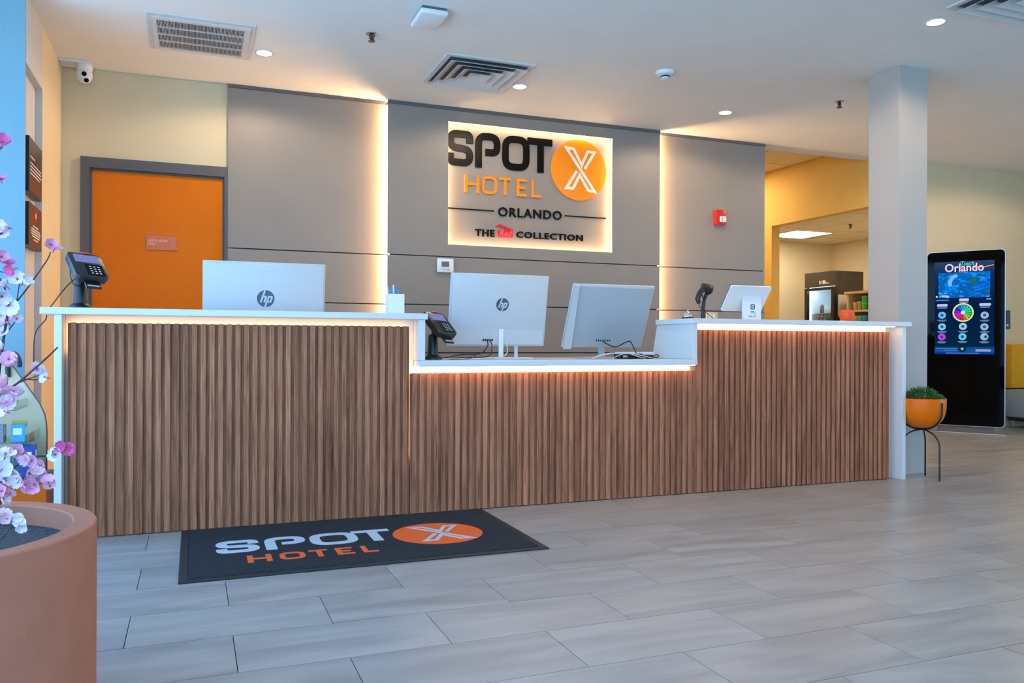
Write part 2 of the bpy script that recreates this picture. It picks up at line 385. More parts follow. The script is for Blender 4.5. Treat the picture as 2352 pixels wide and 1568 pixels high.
tm = MB().add([(-D + G, -D / 2 + G, 0), (D - G, -D / 2 + G, 0), (D - G, D / 2 - G, 0), (-D + G, D / 2 - G, 0),
               (-D + G, -D / 2 + G, -.006), (D - G, -D / 2 + G, -.006), (D - G, D / 2 - G, -.006), (-D + G, D / 2 - G, -.006)],
              [(0, 1, 2, 3), (0, 4, 5, 1), (1, 5, 6, 2), (2, 6, 7, 3), (3, 7, 4, 0)])
first = None
for _, k, r in cand:
    x, y = tpos(k, r)
    if first is None: first = tm.build('floor_tile', M_tile, floor); o = first
    else: o = first.copy(); COL.objects.link(o)
    o.location = (x + D * cph + D / 2 * sph, y + D * sph - D / 2 * cph, 0); o.rotation_euler.z = PHI
    o.parent = floor
rb = MB()
for k, r in rest:
    x, y = tpos(k, r); a = (x + G, y - D + G); b = (x + 2 * D - G, y - G)
    rb.add([(a[0], a[1], 0), (b[0], a[1], 0), (b[0], b[1], 0), (a[0], b[1], 0)], [(0, 1, 2, 3)])
tag(rb.build('floor_tiles_beyond', M_tile, floor), kind='stuff')

# ---- panelled feature wall
ZR = [(.04, .436), (.444, .832), (.84, 1.228), (1.236, 1.628), (1.636, 2.85)]
PS, PC = 6.54, 6.485     # face of the side panels / of the projecting centre
backing = MB().box(.236, 1.62, PS + .012, YB - .0005, 0, 2.862).box(3.82, 5.19, PS + .012, YB - .0005, 0, 2.862)
struct(backing.build('trim_1', M_dark))
for xa, xb in ((.23, 1.62), (3.82, 5.195)):
    for za, zb in ZR:
        MB().box(xa, xb, PS, PS + .0119, za, zb).build('panel', M_panel, wall_back, bevel=.0015, seg=1)
CX0, CX1 = 1.447, 3.976; NIC = (1.953, 3.486, 1.734, 2.754)
struct(MB().box(CX0 + .02, CX1 - .02, PC + .0125, PC + .02, 0, 1.70).build('trim_2', M_dark))
for za, zb in ZR[:-1]: MB().box(CX0, CX1, PC, PC + .012, za, zb).build('panel', M_panel, wall_back, bevel=.0015, seg=1)
MB().frame((CX0, CX1, ZR[-1][0], 2.862), NIC, (0, PC, 0), EX, EZ, EY, .012).build('panel', M_panel, wall_back)
MB().box(NIC[0] - .05, NIC[1] + .05, 6.56, 6.574, NIC[2] - .05, NIC[3] + .05).build('niche_back', M_panel, wall_back)
# dark metal capping along the top of the panels
struct(MB().box(.23, CX0 - .012, PS - .008, YB - .001, 2.851, H - .001).build('trim_3', M_trim))
struct(MB().box(CX0, CX1, PC - .008, 6.505, 2.846, H - .001).build('trim_4', M_trim))
struct(MB().box(CX1 + .012, 5.195, PS - .008, YB - .001, 2.851, H - .001).build('trim_5', M_trim))
# LED tapes: hidden behind the edges of the centre panel and round the niche
M_led_e = emat('warm_led_edge', (1.0, .58, .26), 140, True)
M_led_n = emat('warm_led_niche', (1.0, .66, .36), 30, True)
for xa, xb in ((CX0 + .016, CX0 + .022), (CX1 - .022, CX1 - .016)):
    led = MB().box(xa, xb, PC + .021, PC + .045, .05, 2.85).build('led_tape', M_led_e, wall_back)
a, b, c, d = NIC
for bx_ in ((a - .004, b + .004, d + .008, d + .014), (a - .004, b + .004, c - .014, c - .008), (a - .014, a - .008, c, d), (b + .008, b + .014, c, d)):
    MB().box(bx_[0], bx_[1], PC + .028, PC + .05, bx_[2], bx_[3]).build('led_tape', M_led_n, wall_back)

# ---- staff door
d1 = thing('door_1', (-.25, YB, 0), None, None); struct(d1)
fr = MB().box(-.762, -.703, 6.53, YB - .001, 0, 2.24).box(.207, .262, 6.545, YB - .001, 0, 2.24).box(-.703, .262, 6.545, YB - .001, 2.165, 2.24).box(-.703, .229, 6.53, 6.545, 2.165, 2.24).box(.207, .229, 6.53, 6.545, 0, 2.165)
fr.build('door_frame', M_frame, d1)
MB().box(-.703, -.69, 6.557, YB - .001, 0, 2.165).box(-.69, .196, 6.557, YB - .001, 2.152, 2.165).box(.196, .207, 6.557, YB - .001, 0, 2.165).build('door_stop', M_frame, d1)
MB().box(-.69, .196, 6.566, YB - .001, 0.005, 2.152).build('door_leaf', M_orange_door, d1)
s = thing('door_sign', (-.23, 6.566, 1.593), 'small orange plate reading hotel staff only on the orange door', 'sign')
MB().box(-.336, -.125, 6.560, 6.566, 1.594, 1.703).build('plate', mat('orange_plate', (206, 100, 34), .35, noise=(10, .05)), s, bevel=.002)
M_let = mat('pale_lettering', (246, 190, 150), .5)
t_ = text_mb('HOTEL STAFF', -.322, -.185, 1.655, 1.672, (0, 6.56, 0), EX, EZ, NY, .001, .01); merge(t_, text_mb('ONLY', -.322, -.27, 1.63, 1.647, (0, 6.56, 0), EX, EZ, NY, .001, .01)); t_.build('lettering', M_let, s)
XPATH = [(.19, .045), (.55, .61), (.31, .62), (.086, .167), (-.21, .67), (-.466, .69), (.569, -.68), (.33, -.65), (.017, -.167), (-.224, -.62), (-.466, -.62), (-.086, -.036)]
MB().stroke([(x * .058 - .155, y * .066 + 1.648) for x, y in XPATH], .005, (0, 6.56, 0), EX, EZ, NY, .001).build('emblem', mat('orange_print', (226, 116, 60), .4), s)

# ================================================================== CEILING FITTINGS
M_lamp = emat('lamp_disc', (1.0, .80, .58), 26, True)
M_vent = mat('vent_white', (206, 206, 205), .55, noise=(10, .02)); M_vdark = mat('vent_interior', (100, 101, 103), .8)
LAMPS = [((.434, 5.755), 'round recessed downlight beside the slatted ceiling vent'), ((2.305, 5.774), 'round recessed downlight beside the square louvred diffuser'),
         ((4.177, 5.774), 'round recessed downlight near the right end of the grey panels'), ((4.189, 3.685), 'round recessed downlight in the upper right corner of the ceiling'),
         ((2.305, 3.685), 'unseen downlight added to light the lobby floor'), ((2.305, 1.6), 'unseen downlight added to light the lobby floor'), ((4.19, 1.6), 'unseen downlight added to light the lobby floor'), ((6.05, 3.685), 'unseen downlight added to light the lobby floor'), ((6.05, 5.774), 'unseen downlight added behind the square column to brighten the far wall'), ((7.92, 5.35), 'unseen downlight added to brighten the far cream wall')]  # this row: unseen downlights, added for warm light on floor and walls
lamp0 = None
for (x, y), lb in LAMPS:
    if lamp0 is None:
        lamp0 = thing('downlight', (x, y, H), lb, 'ceiling lamp', 'recessed downlights')
        MB().lathe([(.048, -.004), (.062, -.006), (.066, -.001), (.066, 0)], (x, y, H), 28).build('trim_ring', M_vent, lamp0, smooth=True)
        MB().disc((x, y, H - .005), EX, EY, EZ, .049, .004, 28).build('lens', M_lamp, lamp0)
        ld = bpy.data.lights.new('downlight_beam', 'SPOT'); ld.energy = 41; ld.color = (1, .74, .49); ld.spot_size = math.radians(168); ld.spot_blend = .3; ld.shadow_soft_size = .05
        lo = bpy.data.objects.new('downlight_beam', ld); COL.objects.link(lo); lo.parent = lamp0; lo.location = (0, 0, -.012)
    else:
        c_ = copy_tree(lamp0); c_.location = (x, y, H); c_['label'] = lb
# egg-crate return vent
v = thing('return_vent', (.04, 5.61, H), 'white rectangular return air vent with fine vertical slats', 'air vent')
OX0, OX1, OY0, OY1 = -.275, .35, 5.285, 5.925; IX0, IX1, IY0, IY1 = -.222, .288, 5.37, 5.866
MB().frame((OX0, OX1, OY0, OY1), (IX0, IX1, IY0, IY1), (0, 0, H), EX, EY, -EZ, .008).build('frame', M_vent, v)
MB().frame((-.252, .322, 5.33, 5.9), (IX0, IX1, IY0, IY1), (0, 0, H - .008), EX, EY, -EZ, .006).build('inner_frame', M_vent, v)
MB().box(IX0, IX1, IY0, IY1, H - .002, H - .0005).build('backing', M_vdark, v)
for i in range(3):
    y = IY0 + (IY1 - IY0) * (i + 1) / 4
    MB().box(IX0, IX1, y - .004, y + .004, H - .013, H - .003).build('crossbar', M_vent, v)
sl = None
NS = 62
for i in range(NS):
    x = IX0 + (IX1 - IX0) * (i + .5) / NS
    if sl is None: sl = MB().box(-.0014, .0014, IY0 - v.location.y, IY1 - v.location.y, -.012, -.003).build('slat', M_vent); o = sl
    else: o = sl.copy(); COL.objects.link(o)
    o.parent = v; o.location = (x - v.location.x, 0, 0)
# square louvred supply diffusers
def diffuser(x0, x1, y0, y1, lb):
    cx_, cy_ = (x0 + x1) / 2, (y0 + y1) / 2; h = (x1 - x0) / 2
    r = thing('ceiling_diffuser', (cx_, cy_, H), lb, 'air vent', 'square ceiling diffusers')
    MB().box(cx_ - h + .02, cx_ + h - .02, cy_ - h + .02, cy_ + h - .02, H - .0015, H - .0005).build('backing', M_vdark, r)
    MB().frame((cx_ - h, cx_ + h, cy_ - h, cy_ + h), (cx_ - h + .035, cx_ + h - .035, cy_ - h + .035, cy_ + h - .035), (0, 0, H), EX, EY, -EZ, .01).build('frame', M_vent, r)
    for i in range(4):
        ro = h - .040 - i * .068; ri = ro - .062
        if ri < .02: ri = .02
        def sq(q, z): return [(cx_ - q, cy_ - q, z), (cx_ + q, cy_ - q, z), (cx_ + q, cy_ + q, z), (cx_ - q, cy_ + q, z)]
        vs_ = sq(ro, H - .034) + sq(ri, H - .0025) + sq(ro, H - .0365) + sq(ri, H - .005)
        fs = []
        for j in range(4):
            n_ = (j + 1) % 4
            fs += [(j, n_, 4 + n_, 4 + j), (8 + j, 12 + j, 12 + n_, 8 + n_), (j, 8 + j, 8 + n_, n_), (4 + j, 4 + n_, 12 + n_, 12 + j)]
        MB().add(vs_, fs).build('louvre', M_vent, r)
    return r
diffuser(1.584, 2.236, 5.30, 5.93, 'square louvred ceiling diffuser above the illuminated logo')
diffuser(4.065, 4.69, 2.88, 3.505, 'square ceiling diffuser cut off at the upper right corner')
# sprinklers
sp0 = None
for (x, y, z), lb in (((1.043, 5.152, H), 'small chrome fire sprinkler left of the white access point'), ((4.841, 5.174, H), 'small dark fire sprinkler left of the square column'), ((7.62, 7.95, ZN), 'small fire sprinkler in the snack nook ceiling')):
    if sp0 is None:
        sp0 = thing('sprinkler', (x, y, z), lb, 'sprinkler', 'ceiling fire sprinklers')
        MB().lathe([(0, -.008), (.03, -.007), (.038, -.001), (.038, 0)], (x, y, z), 20).build('escutcheon', M_chrome, sp0, smooth=True)
        MB().lathe([(.0, -.035), (.009, -.035), (.009, -.008)], (x, y, z), 10).tube([(x - .014, y, z - .008), (x - .014, y, z - .03), (x, y, z - .045)], .0035, 6).tube([(x + .014, y, z - .008), (x + .014, y, z - .03), (x, y, z - .045)], .0035, 6).build('body', mat('sprinkler_metal', (70, 70, 72), .4, metal=.8), sp0)
        MB().lathe([(0, -.05), (.02, -.05), (.022, -.045), (0, -.044)], (x, y, z), 12).build('deflector', mat('sprinkler_metal', (70, 70, 72), .4), sp0)
    else:
        c_ = copy_tree(sp0); c_.location = (x, y, z); c_['label'] = lb
# smoke detector
s = thing('smoke_detector', (3.156, 5.08, H), 'round white smoke detector on the ceiling', 'smoke detector')
MB().lathe([(0, -.03), (.045, -.03), (.062, -.022), (.07, -.004), (.07, 0)], s.location, 32).build('base', M_wht, s, smooth=True)
MB().lathe([(.028, -.0305), (.03, -.05), (.022, -.055), (0, -.055)], s.location, 20).build('sensor_chamber', M_wht, s, smooth=True)
MB().lathe([(.0305, -.032), (.0315, -.032), (.0315, -.04), (.0305, -.04)], s.location, 20).build('vent_ring', M_black, s)
# access point
s = thing('access_point', (1.30, 4.72, H), 'white square wireless access point on the ceiling', 'access point')
MB().box(1.228, 1.372, 4.60, 4.84, H - .012, H).build('mount', M_trim, s)
MB().box(1.215, 1.385, 4.59, 4.85, H - .045, H - .012).build('housing', M_wht, s, bevel=.016, seg=3, smooth=True)
# security camera in the corner
s = thing('security_camera', (-.78, 6.45, H), 'white turret security camera in the ceiling corner above the door', 'camera')
MB().box(-.884, -.68, 6.375, 6.52, H - .016, H).build('mounting_plate', M_wht, s, bevel=.004)
bc = Vector((-.728, 6.44, 2.80))
MB().lathe([(0, .06), (.05, .06), (.054, .045), (.05, .02), (.04, .0)], bc, 24).build('base', M_wht, s, smooth=True)
prof = [(.055 * math.sin(math.pi * i / 12), .055 * -math.cos(math.pi * i / 12)) for i in range(13)]
MB().lathe(prof, bc + Vector((0, 0, -.012)), 24).build('ball', M_wht, s, smooth=True)
fd = Vector((.30, -.82, -.42)).normalized(); fx = fd.cross(EZ).normalized(); fy = fx.cross(fd)
for q in (fx * .014 + fy * .02, -fx * -.0 - fy * .02 - fx * .004):
    MB().disc(bc + Vector((0, 0, -.012)) + fd * .045 + q, fx, fy, fd, .016, .009, 16).build('lens', M_gloss, s)

# ================================================================== ILLUMINATED LOGO SIGN
LY = 6.545
s = thing('logo_sign', (2.7, 6.56, 1.734), 'hotel logo of raised black and orange letters in the backlit niche', 'sign')
M_ink = mat('black_acrylic', (14, 13, 12), .35, noise=(10, .05), spec=.12); M_oac = mat('orange_acrylic', (240, 140, 14), .22, noise=(8, .03)); M_wac = mat('white_acrylic', (236, 224, 206), .4)
def spot(letter, x0, x1, z0, z1, t, o, ax, ay, an, d):
    h2 = t / 2; a, b, c, e_ = x0 + h2, x1 - h2, z0 + h2, z1 - h2; m = (c + e_) / 2; f = (b - a) * .38; mb = MB()
    S_ = lambda p, cl=False, fl=f: mb.stroke(p, t, o, ax, ay, an, d, cl, fl)
    if letter == 'S': S_([(b, e_ - (e_ - m) * .62), (b, e_), (a, e_), (a, m + t * .12), (b, m - t * .12), (b, c), (a, c), (a, c + (m - c) * .62)])
    if letter == 'P': S_([(a, z0), (a, e_), (b, e_), (b, m - t * .25), (a + t * 1.05, m - t * .25)])
    if letter == 'O': S_([(a, c), (b, c), (b, e_), (a, e_)], True)
    if letter == 'T':
        S_([(x0, e_), (x1, e_)], fl=0); x = (x0 + x1) / 2 + t * .1; S_([(x, e_ - h2), (x, z0)], fl=0)
    if letter == 'H': S_([(a, z0), (a, z1)], fl=0); S_([(b, z0), (b, z1)], fl=0); S_([(a + h2, m), (b - h2, m)], fl=0)
    if letter == 'E': S_([(b + h2, e_), (a, e_), (a, c), (b + h2, c)], fl=0); S_([(a + h2, m), (b, m)], fl=0)
    if letter == 'L': S_([(a, z1), (a, c), (x1, c)], fl=0)
    return mb
A_ = ((0, LY, 0), EX, EZ, EY, .014)
for l_, x0, x1 in (('S', 1.962, 2.192), ('P', 2.212, 2.437), ('O', 2.455, 2.707), ('T', 2.69, 2.923)):
    spot(l_, x0, x1, 2.408, 2.705, .058, *A_).build('letter', M_ink, s)
for l_, x0, x1 in (('H', 2.119, 2.246), ('O', 2.271, 2.407), ('T', 2.429, 2.533), ('E', 2.59, 2.682), ('L', 2.727, 2.816)):
    spot(l_, x0, x1, 2.188, 2.338, .022, *A_).build('letter', M_oac, s)
dsc = MB().disc((3.184, LY, 2.46), EX, EZ, EY, .27, .014, 56).build('emblem_disc', M_oac, s)
MB().stroke([(3.184 + x * .27, 2.46 + y * .27) for x, y in XPATH], .026, (0, LY - .0005, 0), EX, EZ, NY, .004).build('emblem_cross', M_wac, dsc)
MB().box(1.97, 2.383, LY + .004, LY + .014, 2.043, 2.052).build('rule', M_ink, s); MB().box(3.048, 3.456, LY + .004, LY + .014, 2.043, 2.052).build('rule', M_ink, s)
text_mb('ORLANDO', 2.42, 3.016, 2.006, 2.085, *A_, .012, 0, 1.15).build('lettering', M_ink, s)
text_mb('THE', 2.213, 2.388, 1.826, 1.885, *A_, .02, 0, 1.1).build('lettering', M_ink, s)
text_mb('COLLECTION', 2.587, 3.225, 1.829, 1.885, *A_, .02, 0, 1.1).build('lettering', M_ink, s)
M_rac = mat('red_acrylic', (214, 20, 40), .3, noise=(10, .03))
rd = MB().prism([(2.422, 1.828), (2.55, 1.828), (2.556, 1.884), (2.49, 1.898), (2.418, 1.888)], *A_[:4], .012).stroke([(2.405, 1.915), (2.432, 1.932), (2.552, 1.89)], .014, *A_).build('red_emblem', M_rac, s)
text_mb('Red', 2.432, 2.545, 1.834, 1.888, (0, LY - .0005, 0), EX, EZ, NY, .002, .0, .25).build('lettering', mat('pink_print', (240, 110, 120), .4), rd)

# ---- thermostat, fire alarm, outlet plate
s = thing('thermostat', (1.925, PC, 1.5), 'small white thermostat on the grey panel under the logo', 'thermostat')
MB().box(1.855, 1.997, PC - .025, PC, 1.499, 1.614).build('housing', M_wht, s, bevel=.008, smooth=True)
MB().box(1.892, 1.956, PC - .0265, PC - .024, 1.545, 1.588).build('display', mat('lcd_grey', (96, 112, 112), .2), s)
MB().box(1.9, 1.925, PC - .028, PC - .024, 1.522, 1.53).box(1.935, 1.96, PC - .028, PC - .024, 1.522, 1.53).build('button', M_silver, s)
s = thing('fire_alarm', (4.66, PS, 2.045), 'red wall fire alarm with a clear strobe', 'fire alarm')
MB().box(4.597, 4.716, PS - .045, PS, 2.05, 2.195).build('housing', M_red, s, bevel=.012, smooth=True)
MB().box(4.637, 4.705, PS - .062, PS - .044, 2.075, 2.13).build('strobe', mat('strobe_lens', (232, 226, 214), .1), s, bevel=.006)
MB().box(4.655, 4.662, PS - .064, PS - .06, 2.08, 2.125).build('strobe_tube', M_silver, s)
s = thing('outlet_plate', (4.58, PS, 1.15), 'beige outlet plate low on the right grey panel', 'outlet')
MB().box(4.52, 4.645, PS - .007, PS, 1.15, 1.22).build('cover', mat('beige_plastic', (206, 190, 160), .45), s, bevel=.002)
MB().box(4.55, 4.575, PS - .009, PS - .006, 1.17, 1.2).box(4.59, 4.615, PS - .009, PS - .006, 1.17, 1.2).build('socket', M_wht, s)

# ---- signs on the left wall
M_brown = mat('bronze_plate', (96, 62, 42), .35, noise=(8, .06)); M_brz = mat('dark_bronze_plate', (70, 56, 46), .3, noise=(8, .06))
M_print = mat('white_print', (225, 215, 205), .5)
for nm, z0, z1, mm, lb in (('wall_plaque', 1.775, 2.09, M_brz, 'upper dark plaque with lines of white text on the left wall'), ('wall_plaque', 1.468, 1.715, M_brown, 'lower brown plaque with a red symbol on the left wall')):
    s = thing(nm, (-.925, 5.53, z0), lb, 'plaque', 'plaques on the left wall'); xf = -.88
    MB().box(-.925, xf - .004, 5.33, 5.735, z0, z1).build('backboard', M_black, s)
    MB().box(xf - .004, xf, 5.33, 5.735, z0, z1).build('face_plate', mm, s, bevel=.002)
    tx = MB()
    if mm is M_brz:
        rows = [(5.36, 5.5, .20), (5.36, 5.71, .165), (5.36, 5.70, .145), (5.36, 5.71, .125), (5.36, 5.66, .105)]
        MB().box(xf, xf + .001, 5.34, 5.725, z0 + .01, z0 + .09).build('colour_band', M_brown, s)
    else:
        rows = [(5.45, 5.62, .118), (5.40, 5.68, .1), (5.39, 5.69, .086), (5.40, 5.68, .072), (5.42, 5.66, .058), (5.47, 5.61, .04)]
        MB().disc((xf, 5.53, z1 - .06), EY, EZ, EX, .038, .0012, 24).build('symbol', M_red, s)
        MB().disc((xf + .001, 5.53, z1 - .06), EY, EZ, EX, .016, .0012, 16).build('symbol_centre', M_print, s)
    for a, b, z in rows: tx.box(xf, xf + .001, a, b, z0 + z, z0 + z + .008)
    tx.build('text_lines', M_print, s)

# ================================================================== COLUMN
co = struct(MB().box(4.60, 4.862, 4.343, 4.625, 0, H).build('wall_column', mat('column_paint', (178, 172, 166), .55, noise=(3, .02)), bevel=.003))

# ================================================================== RECEPTION DESK
FY, SY, BY = 4.187, 4.24, 4.295      # panel front, slat face, backing face
P = .0401
M_back = mat('desk_backing', (232, 222, 205), .6, noise=(5, .02))
M_led_l = emat('warm_led_left', (1.0, .60, .27), 9, True)
M_led_v = emat('warm_led_seam', (1.0, .62, .30), 9, True)
M_led_d = emat('warm_led_diffuser', (1.0, .80, .56), 3.2, True)
M_led_u = emat('warm_led_under', (1.0, .52, .18), 17, True)
def slats(root, x0, n, z1):
    m0 = None
    for i in range(n):
        if m0 is None:
            m0 = MB().box(-.0122, .0122, 0, .014, .004, z1).build('slat', M_wood, bevel=.0022, seg=1); o = m0
        else: o = m0.copy(); COL.objects.link(o)
        o.parent = root; rl = root_loc(root); o.location = Vector((x0 + P * (i + .5), SY, 0)) - rl
# left tall section
dl = thing('desk_section', (.27, 4.4, 0), 'tall left section of the reception desk with wood slats', 'reception desk', 'reception desk sections')
MB().box(-.591, -.56, FY, 4.78, 0, 1.037).build('end_panel', M_white, dl, bevel=.002)
MB().box(1.103, 1.138, FY, 4.78, .8215, 1.037).build('side_panel', M_white, dl, bevel=.002)
MB().box(-.559, 1.1025, BY, BY + .03, 0, 1.0365).build('backing', M_back, dl)
MB().box(-.545, 1.067, SY + .0142, SY + .03, .002, 1.0).build('slat_board', M_wood, dl)
slats(dl, -.5405, 40, 1.002)
MB().box(-.54, 1.06, SY + .031, SY + .037, .985, .993).build('led_strip', M_led_l, dl)
MB().box(1.05, 1.056, SY + .031, SY + .04, .30, .985).build('led_strip', M_led_v, dl)
MB().box(-.534, -.528, SY + .031, SY + .036, .86, .985).build('led_strip', M_led_l, dl)
# low middle section
dm = thing('desk_section', (1.96, 4.4, 0), 'low middle section of the reception desk with wood slats', 'reception desk', 'reception desk sections')
MB().box(1.103, 2.862, BY, BY + .03, 0, .786).build('backing', M_back, dm)
MB().box(1.0745, 2.862, SY + .0142, SY + .03, .002, .75).build('slat_board', M_wood, dm)
slats(dm, 1.075, 44, .752)
MB().box(1.0745, 2.835, SY + .034, SY + .04, .753, .7855).build('led_strip', M_led_d, dm)
MB().box(1.12, 2.83, 4.205, 4.222, .7835, .7868).build('led_strip', M_led_u, dm)
# tall right section
dr = thing('desk_section', (3.66, 4.4, 0), 'tall right section of the reception desk beside the column', 'reception desk', 'reception desk sections')
MB().box(4.469, 4.5, FY, 4.34, 0, 1.037).build('end_panel', M_white, dr, bevel=.002)
sp_ = [(FY, .8215), (4.66, .8215), (4.60, 1.037), (FY, 1.037)]
MB().prism(sp_, (2.802, 0, 0), EY, EZ, EX, .031).build('side_panel', M_white, dr, bevel=.002)
MB().box(2.8635, 4.4685, BY, BY + .03, 0, 1.0365).build('backing', M_back, dr)
MB().box(2.864, 4.42, SY + .0142, SY + .03, .002, 1.0).build('slat_board', M_wood, dr)
slats(dr, 2.8645, 38, 1.002)
MB().box(2.864, 4.405, SY + .034, SY + .04, 1.003, 1.0355).build('led_strip', M_led_d, dr)
MB().box(2.88, 4.42, 4.205, 4.222, 1.0335, 1.0368).build('led_strip', M_led_u, dr)
# worktops
def top(x0, x1, y0, y1, z0, z1, lb, cut=None):
    o = MB()
    if cut: o.prism([(x0, y0), (x1, y0), (x1, cut), (4.598, cut), (4.598, y1), (x0, y1)], (0, 0, z0), EX, EY, EZ, z1 - z0)
    else: o.box(x0, x1, y0, y1, z0, z1)
    r = o.build('countertop', M_white, bevel=.003, loc=((x0 + x1) / 2, (y0 + y1) / 2, z0)); return tag(r, lb, 'countertop', 'reception desk countertops')
top(-.648, 1.15, 4.178, 4.80, 1.0372, 1.069, 'white high countertop on the left desk section')
top(1.105, 2.832, 4.182, 5.05, .7872, .821, 'white low countertop of the middle desk section')
top(2.79, 4.542, 4.178, 4.60, 1.0372, 1.069, 'white high countertop on the right desk section', cut=4.335)
# staff work surface behind the left section
s = thing('staff_worktop', (.27, 5.0, .0), 'white staff work surface behind the left counter', 'desk')
MB().box(-.56, 1.09, 4.82, 5.3, .74, .77).build('top', M_white, s)
for x in (-.54, 1.04): MB().box(x, x + .03, 4.84, 5.28, 0, .739).build('leg_panel', M_white, s)

# ================================================================== MONITORS
M_navy = mat('logo_slate', (74, 88, 104), .4)
def hp_logo(root, c, ax, ay, an, r, par):
    dsk = MB().disc(c, ax, ay, an, r, .001, 40).build('logo_disc', M_navy, par)
    o = Vector(c) + Vector(an) * .001; w = r * .2; mb = MB()
    sh = lambda x, y: ((x + y * .34) * r, y * r)
    mb.stroke([sh(-.42, .98), sh(-.42, -.46)], w, o, ax, ay, an, .0006)
    mb.stroke([sh(-.42, .22), sh(-.06, .22), sh(-.02, .1), sh(-.02, -.46)], w, o, ax, ay, an, .0006)
    mb.stroke([sh(.26, .32), sh(.26, -.98)], w, o, ax, ay, an, .0006)
    mb.stroke([sh(.26, .22), sh(.60, .22), sh(.66, .1), sh(.66, -.36), sh(.26, -.36)], w, o, ax, ay, an, .0006)
    mb.build('logo_letters', M_lcdback, dsk)
def monitor(lb, xb0, xb1, yb, zb, zt, ytl, ytr, thick, mback, logo=None, logo_r=.03, chin=0, yb1=None):
    """back-side view; bottom edge at y=yb, top edge leans towards the lobby"""
    yb1 = yb1 or yb
    c = Vector(((xb0 + xb1) / 2, yb + .04, 0)); root = thing('monitor', (c.x, c.y, 0.821 if yb < 4.8 else .77), lb, 'monitor', 'desk monitors')
    bl, br, tl, tr = Vector((xb0, yb, zb)), Vector((xb1, yb1, zb)), Vector((xb0, ytl, zt)), Vector((xb1, ytr, zt))
    ax = (br - bl); w = ax.length; ax.normalize(); ay = (tl + tr - bl - br) / 2; h = ay.length; ay.normalize(); an = ay.cross(ax).normalized()   # an -> into staff side
    if an.y < 0: an = -an
    ay = ax.cross(-an) if ax.cross(-an).z > 0 else -ax.cross(-an)
    o = bl
    def q(x0, x1, y0, y1, n0, n1): return MB().prism([(x0, y0), (x1, y0), (x1, y1), (x0, y1)], o + an * n0, ax, ay, an, n1 - n0)
    q(0, w, 0, h, .012, .03).build('screen_housing', M_lcdback, root, bevel=.004, smooth=True)
    bs = q(.01, w - .01, .008, h - .01, 0, .0118).build('back_cover', mback, root, bevel=.005, smooth=True)
    q(.008, w - .008, .012, h - .012, .0302, .032).build('screen', M_gloss, root)
    if chin: q(.02, w - .02, .012, chin, -.006, -.0002).build('port_cover', mback, root, bevel=.002)
    if logo: hp_logo(root, o + ax * logo[0] + ay * logo[1] - an * .0002, ax, ay, -an, logo_r, bs)
    return root, o, ax, ay, an, w, h
# left
r, o, ax, ay, an, w, h = monitor('white monitor with round logo behind the left high counter', .041, .708, 4.85, .93, 1.365, 4.79, 4.79, .03, M_lcdback, (.335, .235), .048)
MB().box(.34, .40, 4.90, 4.93, .785, 1.1).build('stand', M_silver, r); MB().box(.22, .53, 4.85, 5.05, .7702, .785).build('foot', M_silver, r, bevel=.003)
# middle
r, o, ax, ay, an, w, h = monitor('white monitor with round logo on the low middle counter', 1.394, 2.015, 4.62, .895, 1.322, 4.552, 4.532, .03, M_lcdback, (.325, .255), .040, .10)
MB().box(1.705, 1.735, 4.596, 4.606, .826, 1.0).build('stand', M_wht, r, bevel=.003); MB().box(1.575, 1.915, 4.56, 4.70, .8212, .829).build('foot', M_wht, r, bevel=.003)
MB().box(1.84, 1.86, 4.68, 4.69, .829, .9).build('stand_rear', M_wht, r)
pt = MB()
for i in range(5):
    c = o + ax * (.215 + i * .014) + ay * .04 - an * .0066
    pt.prism([(-.005, -.006), (.005, -.006), (.005, .006), (-.005, .006)], c, ax, ay, -an, .002)
pt.build('ports', M_black, r)
mid_o, mid_ax, mid_ay, mid_an = o, ax, ay, an
# right
r, o, ax, ay, an, w, h = monitor('grey-white monitor without logo on the low middle counter beside the right section', 2.155, 2.725, 4.66, .885, 1.272, 4.515, 4.455, .03, M_silver, None, .04, 0)
MB().prism([(0, 0), (.055, 0), (.03, h), (0, h)], o - an * .0125, ax, ay, an, .012).build('side_bevel', M_lcdback, r)
MB().box(2.42, 2.46, 4.675, 4.69, .826, 1.0).build('stand', M_silver, r); MB().box(2.3, 2.6, 4.66, 4.82, .8212, .829).build('foot', M_silver, r, bevel=.003)
pt = MB()
for i in range(7):
    c = o + ax * (.225 + i * .016) + ay * .055 - an * .0005
    pt.prism([(-.003, -.006), (.003, -.006), (.003, .006), (-.003, .006)], c, ax, ay, -an, .002)
pt.build('ports', M_black, r)
plug = o + ax * .27 + ay * .05 - an * .004
cb = catmull([plug, plug + Vector((.03, -.02, -.02)), (2.48, 4.56, .895), (2.56, 4.54, .93), (2.585, 4.53, .90), (2.6, 4.5, .835)])
tag(MB().tube(cb, .0035).build('power_cable', M_cable, loc=(2.6, 4.5, .8212)), 'thin black cable plugged into the grey-white monitor', 'cable')

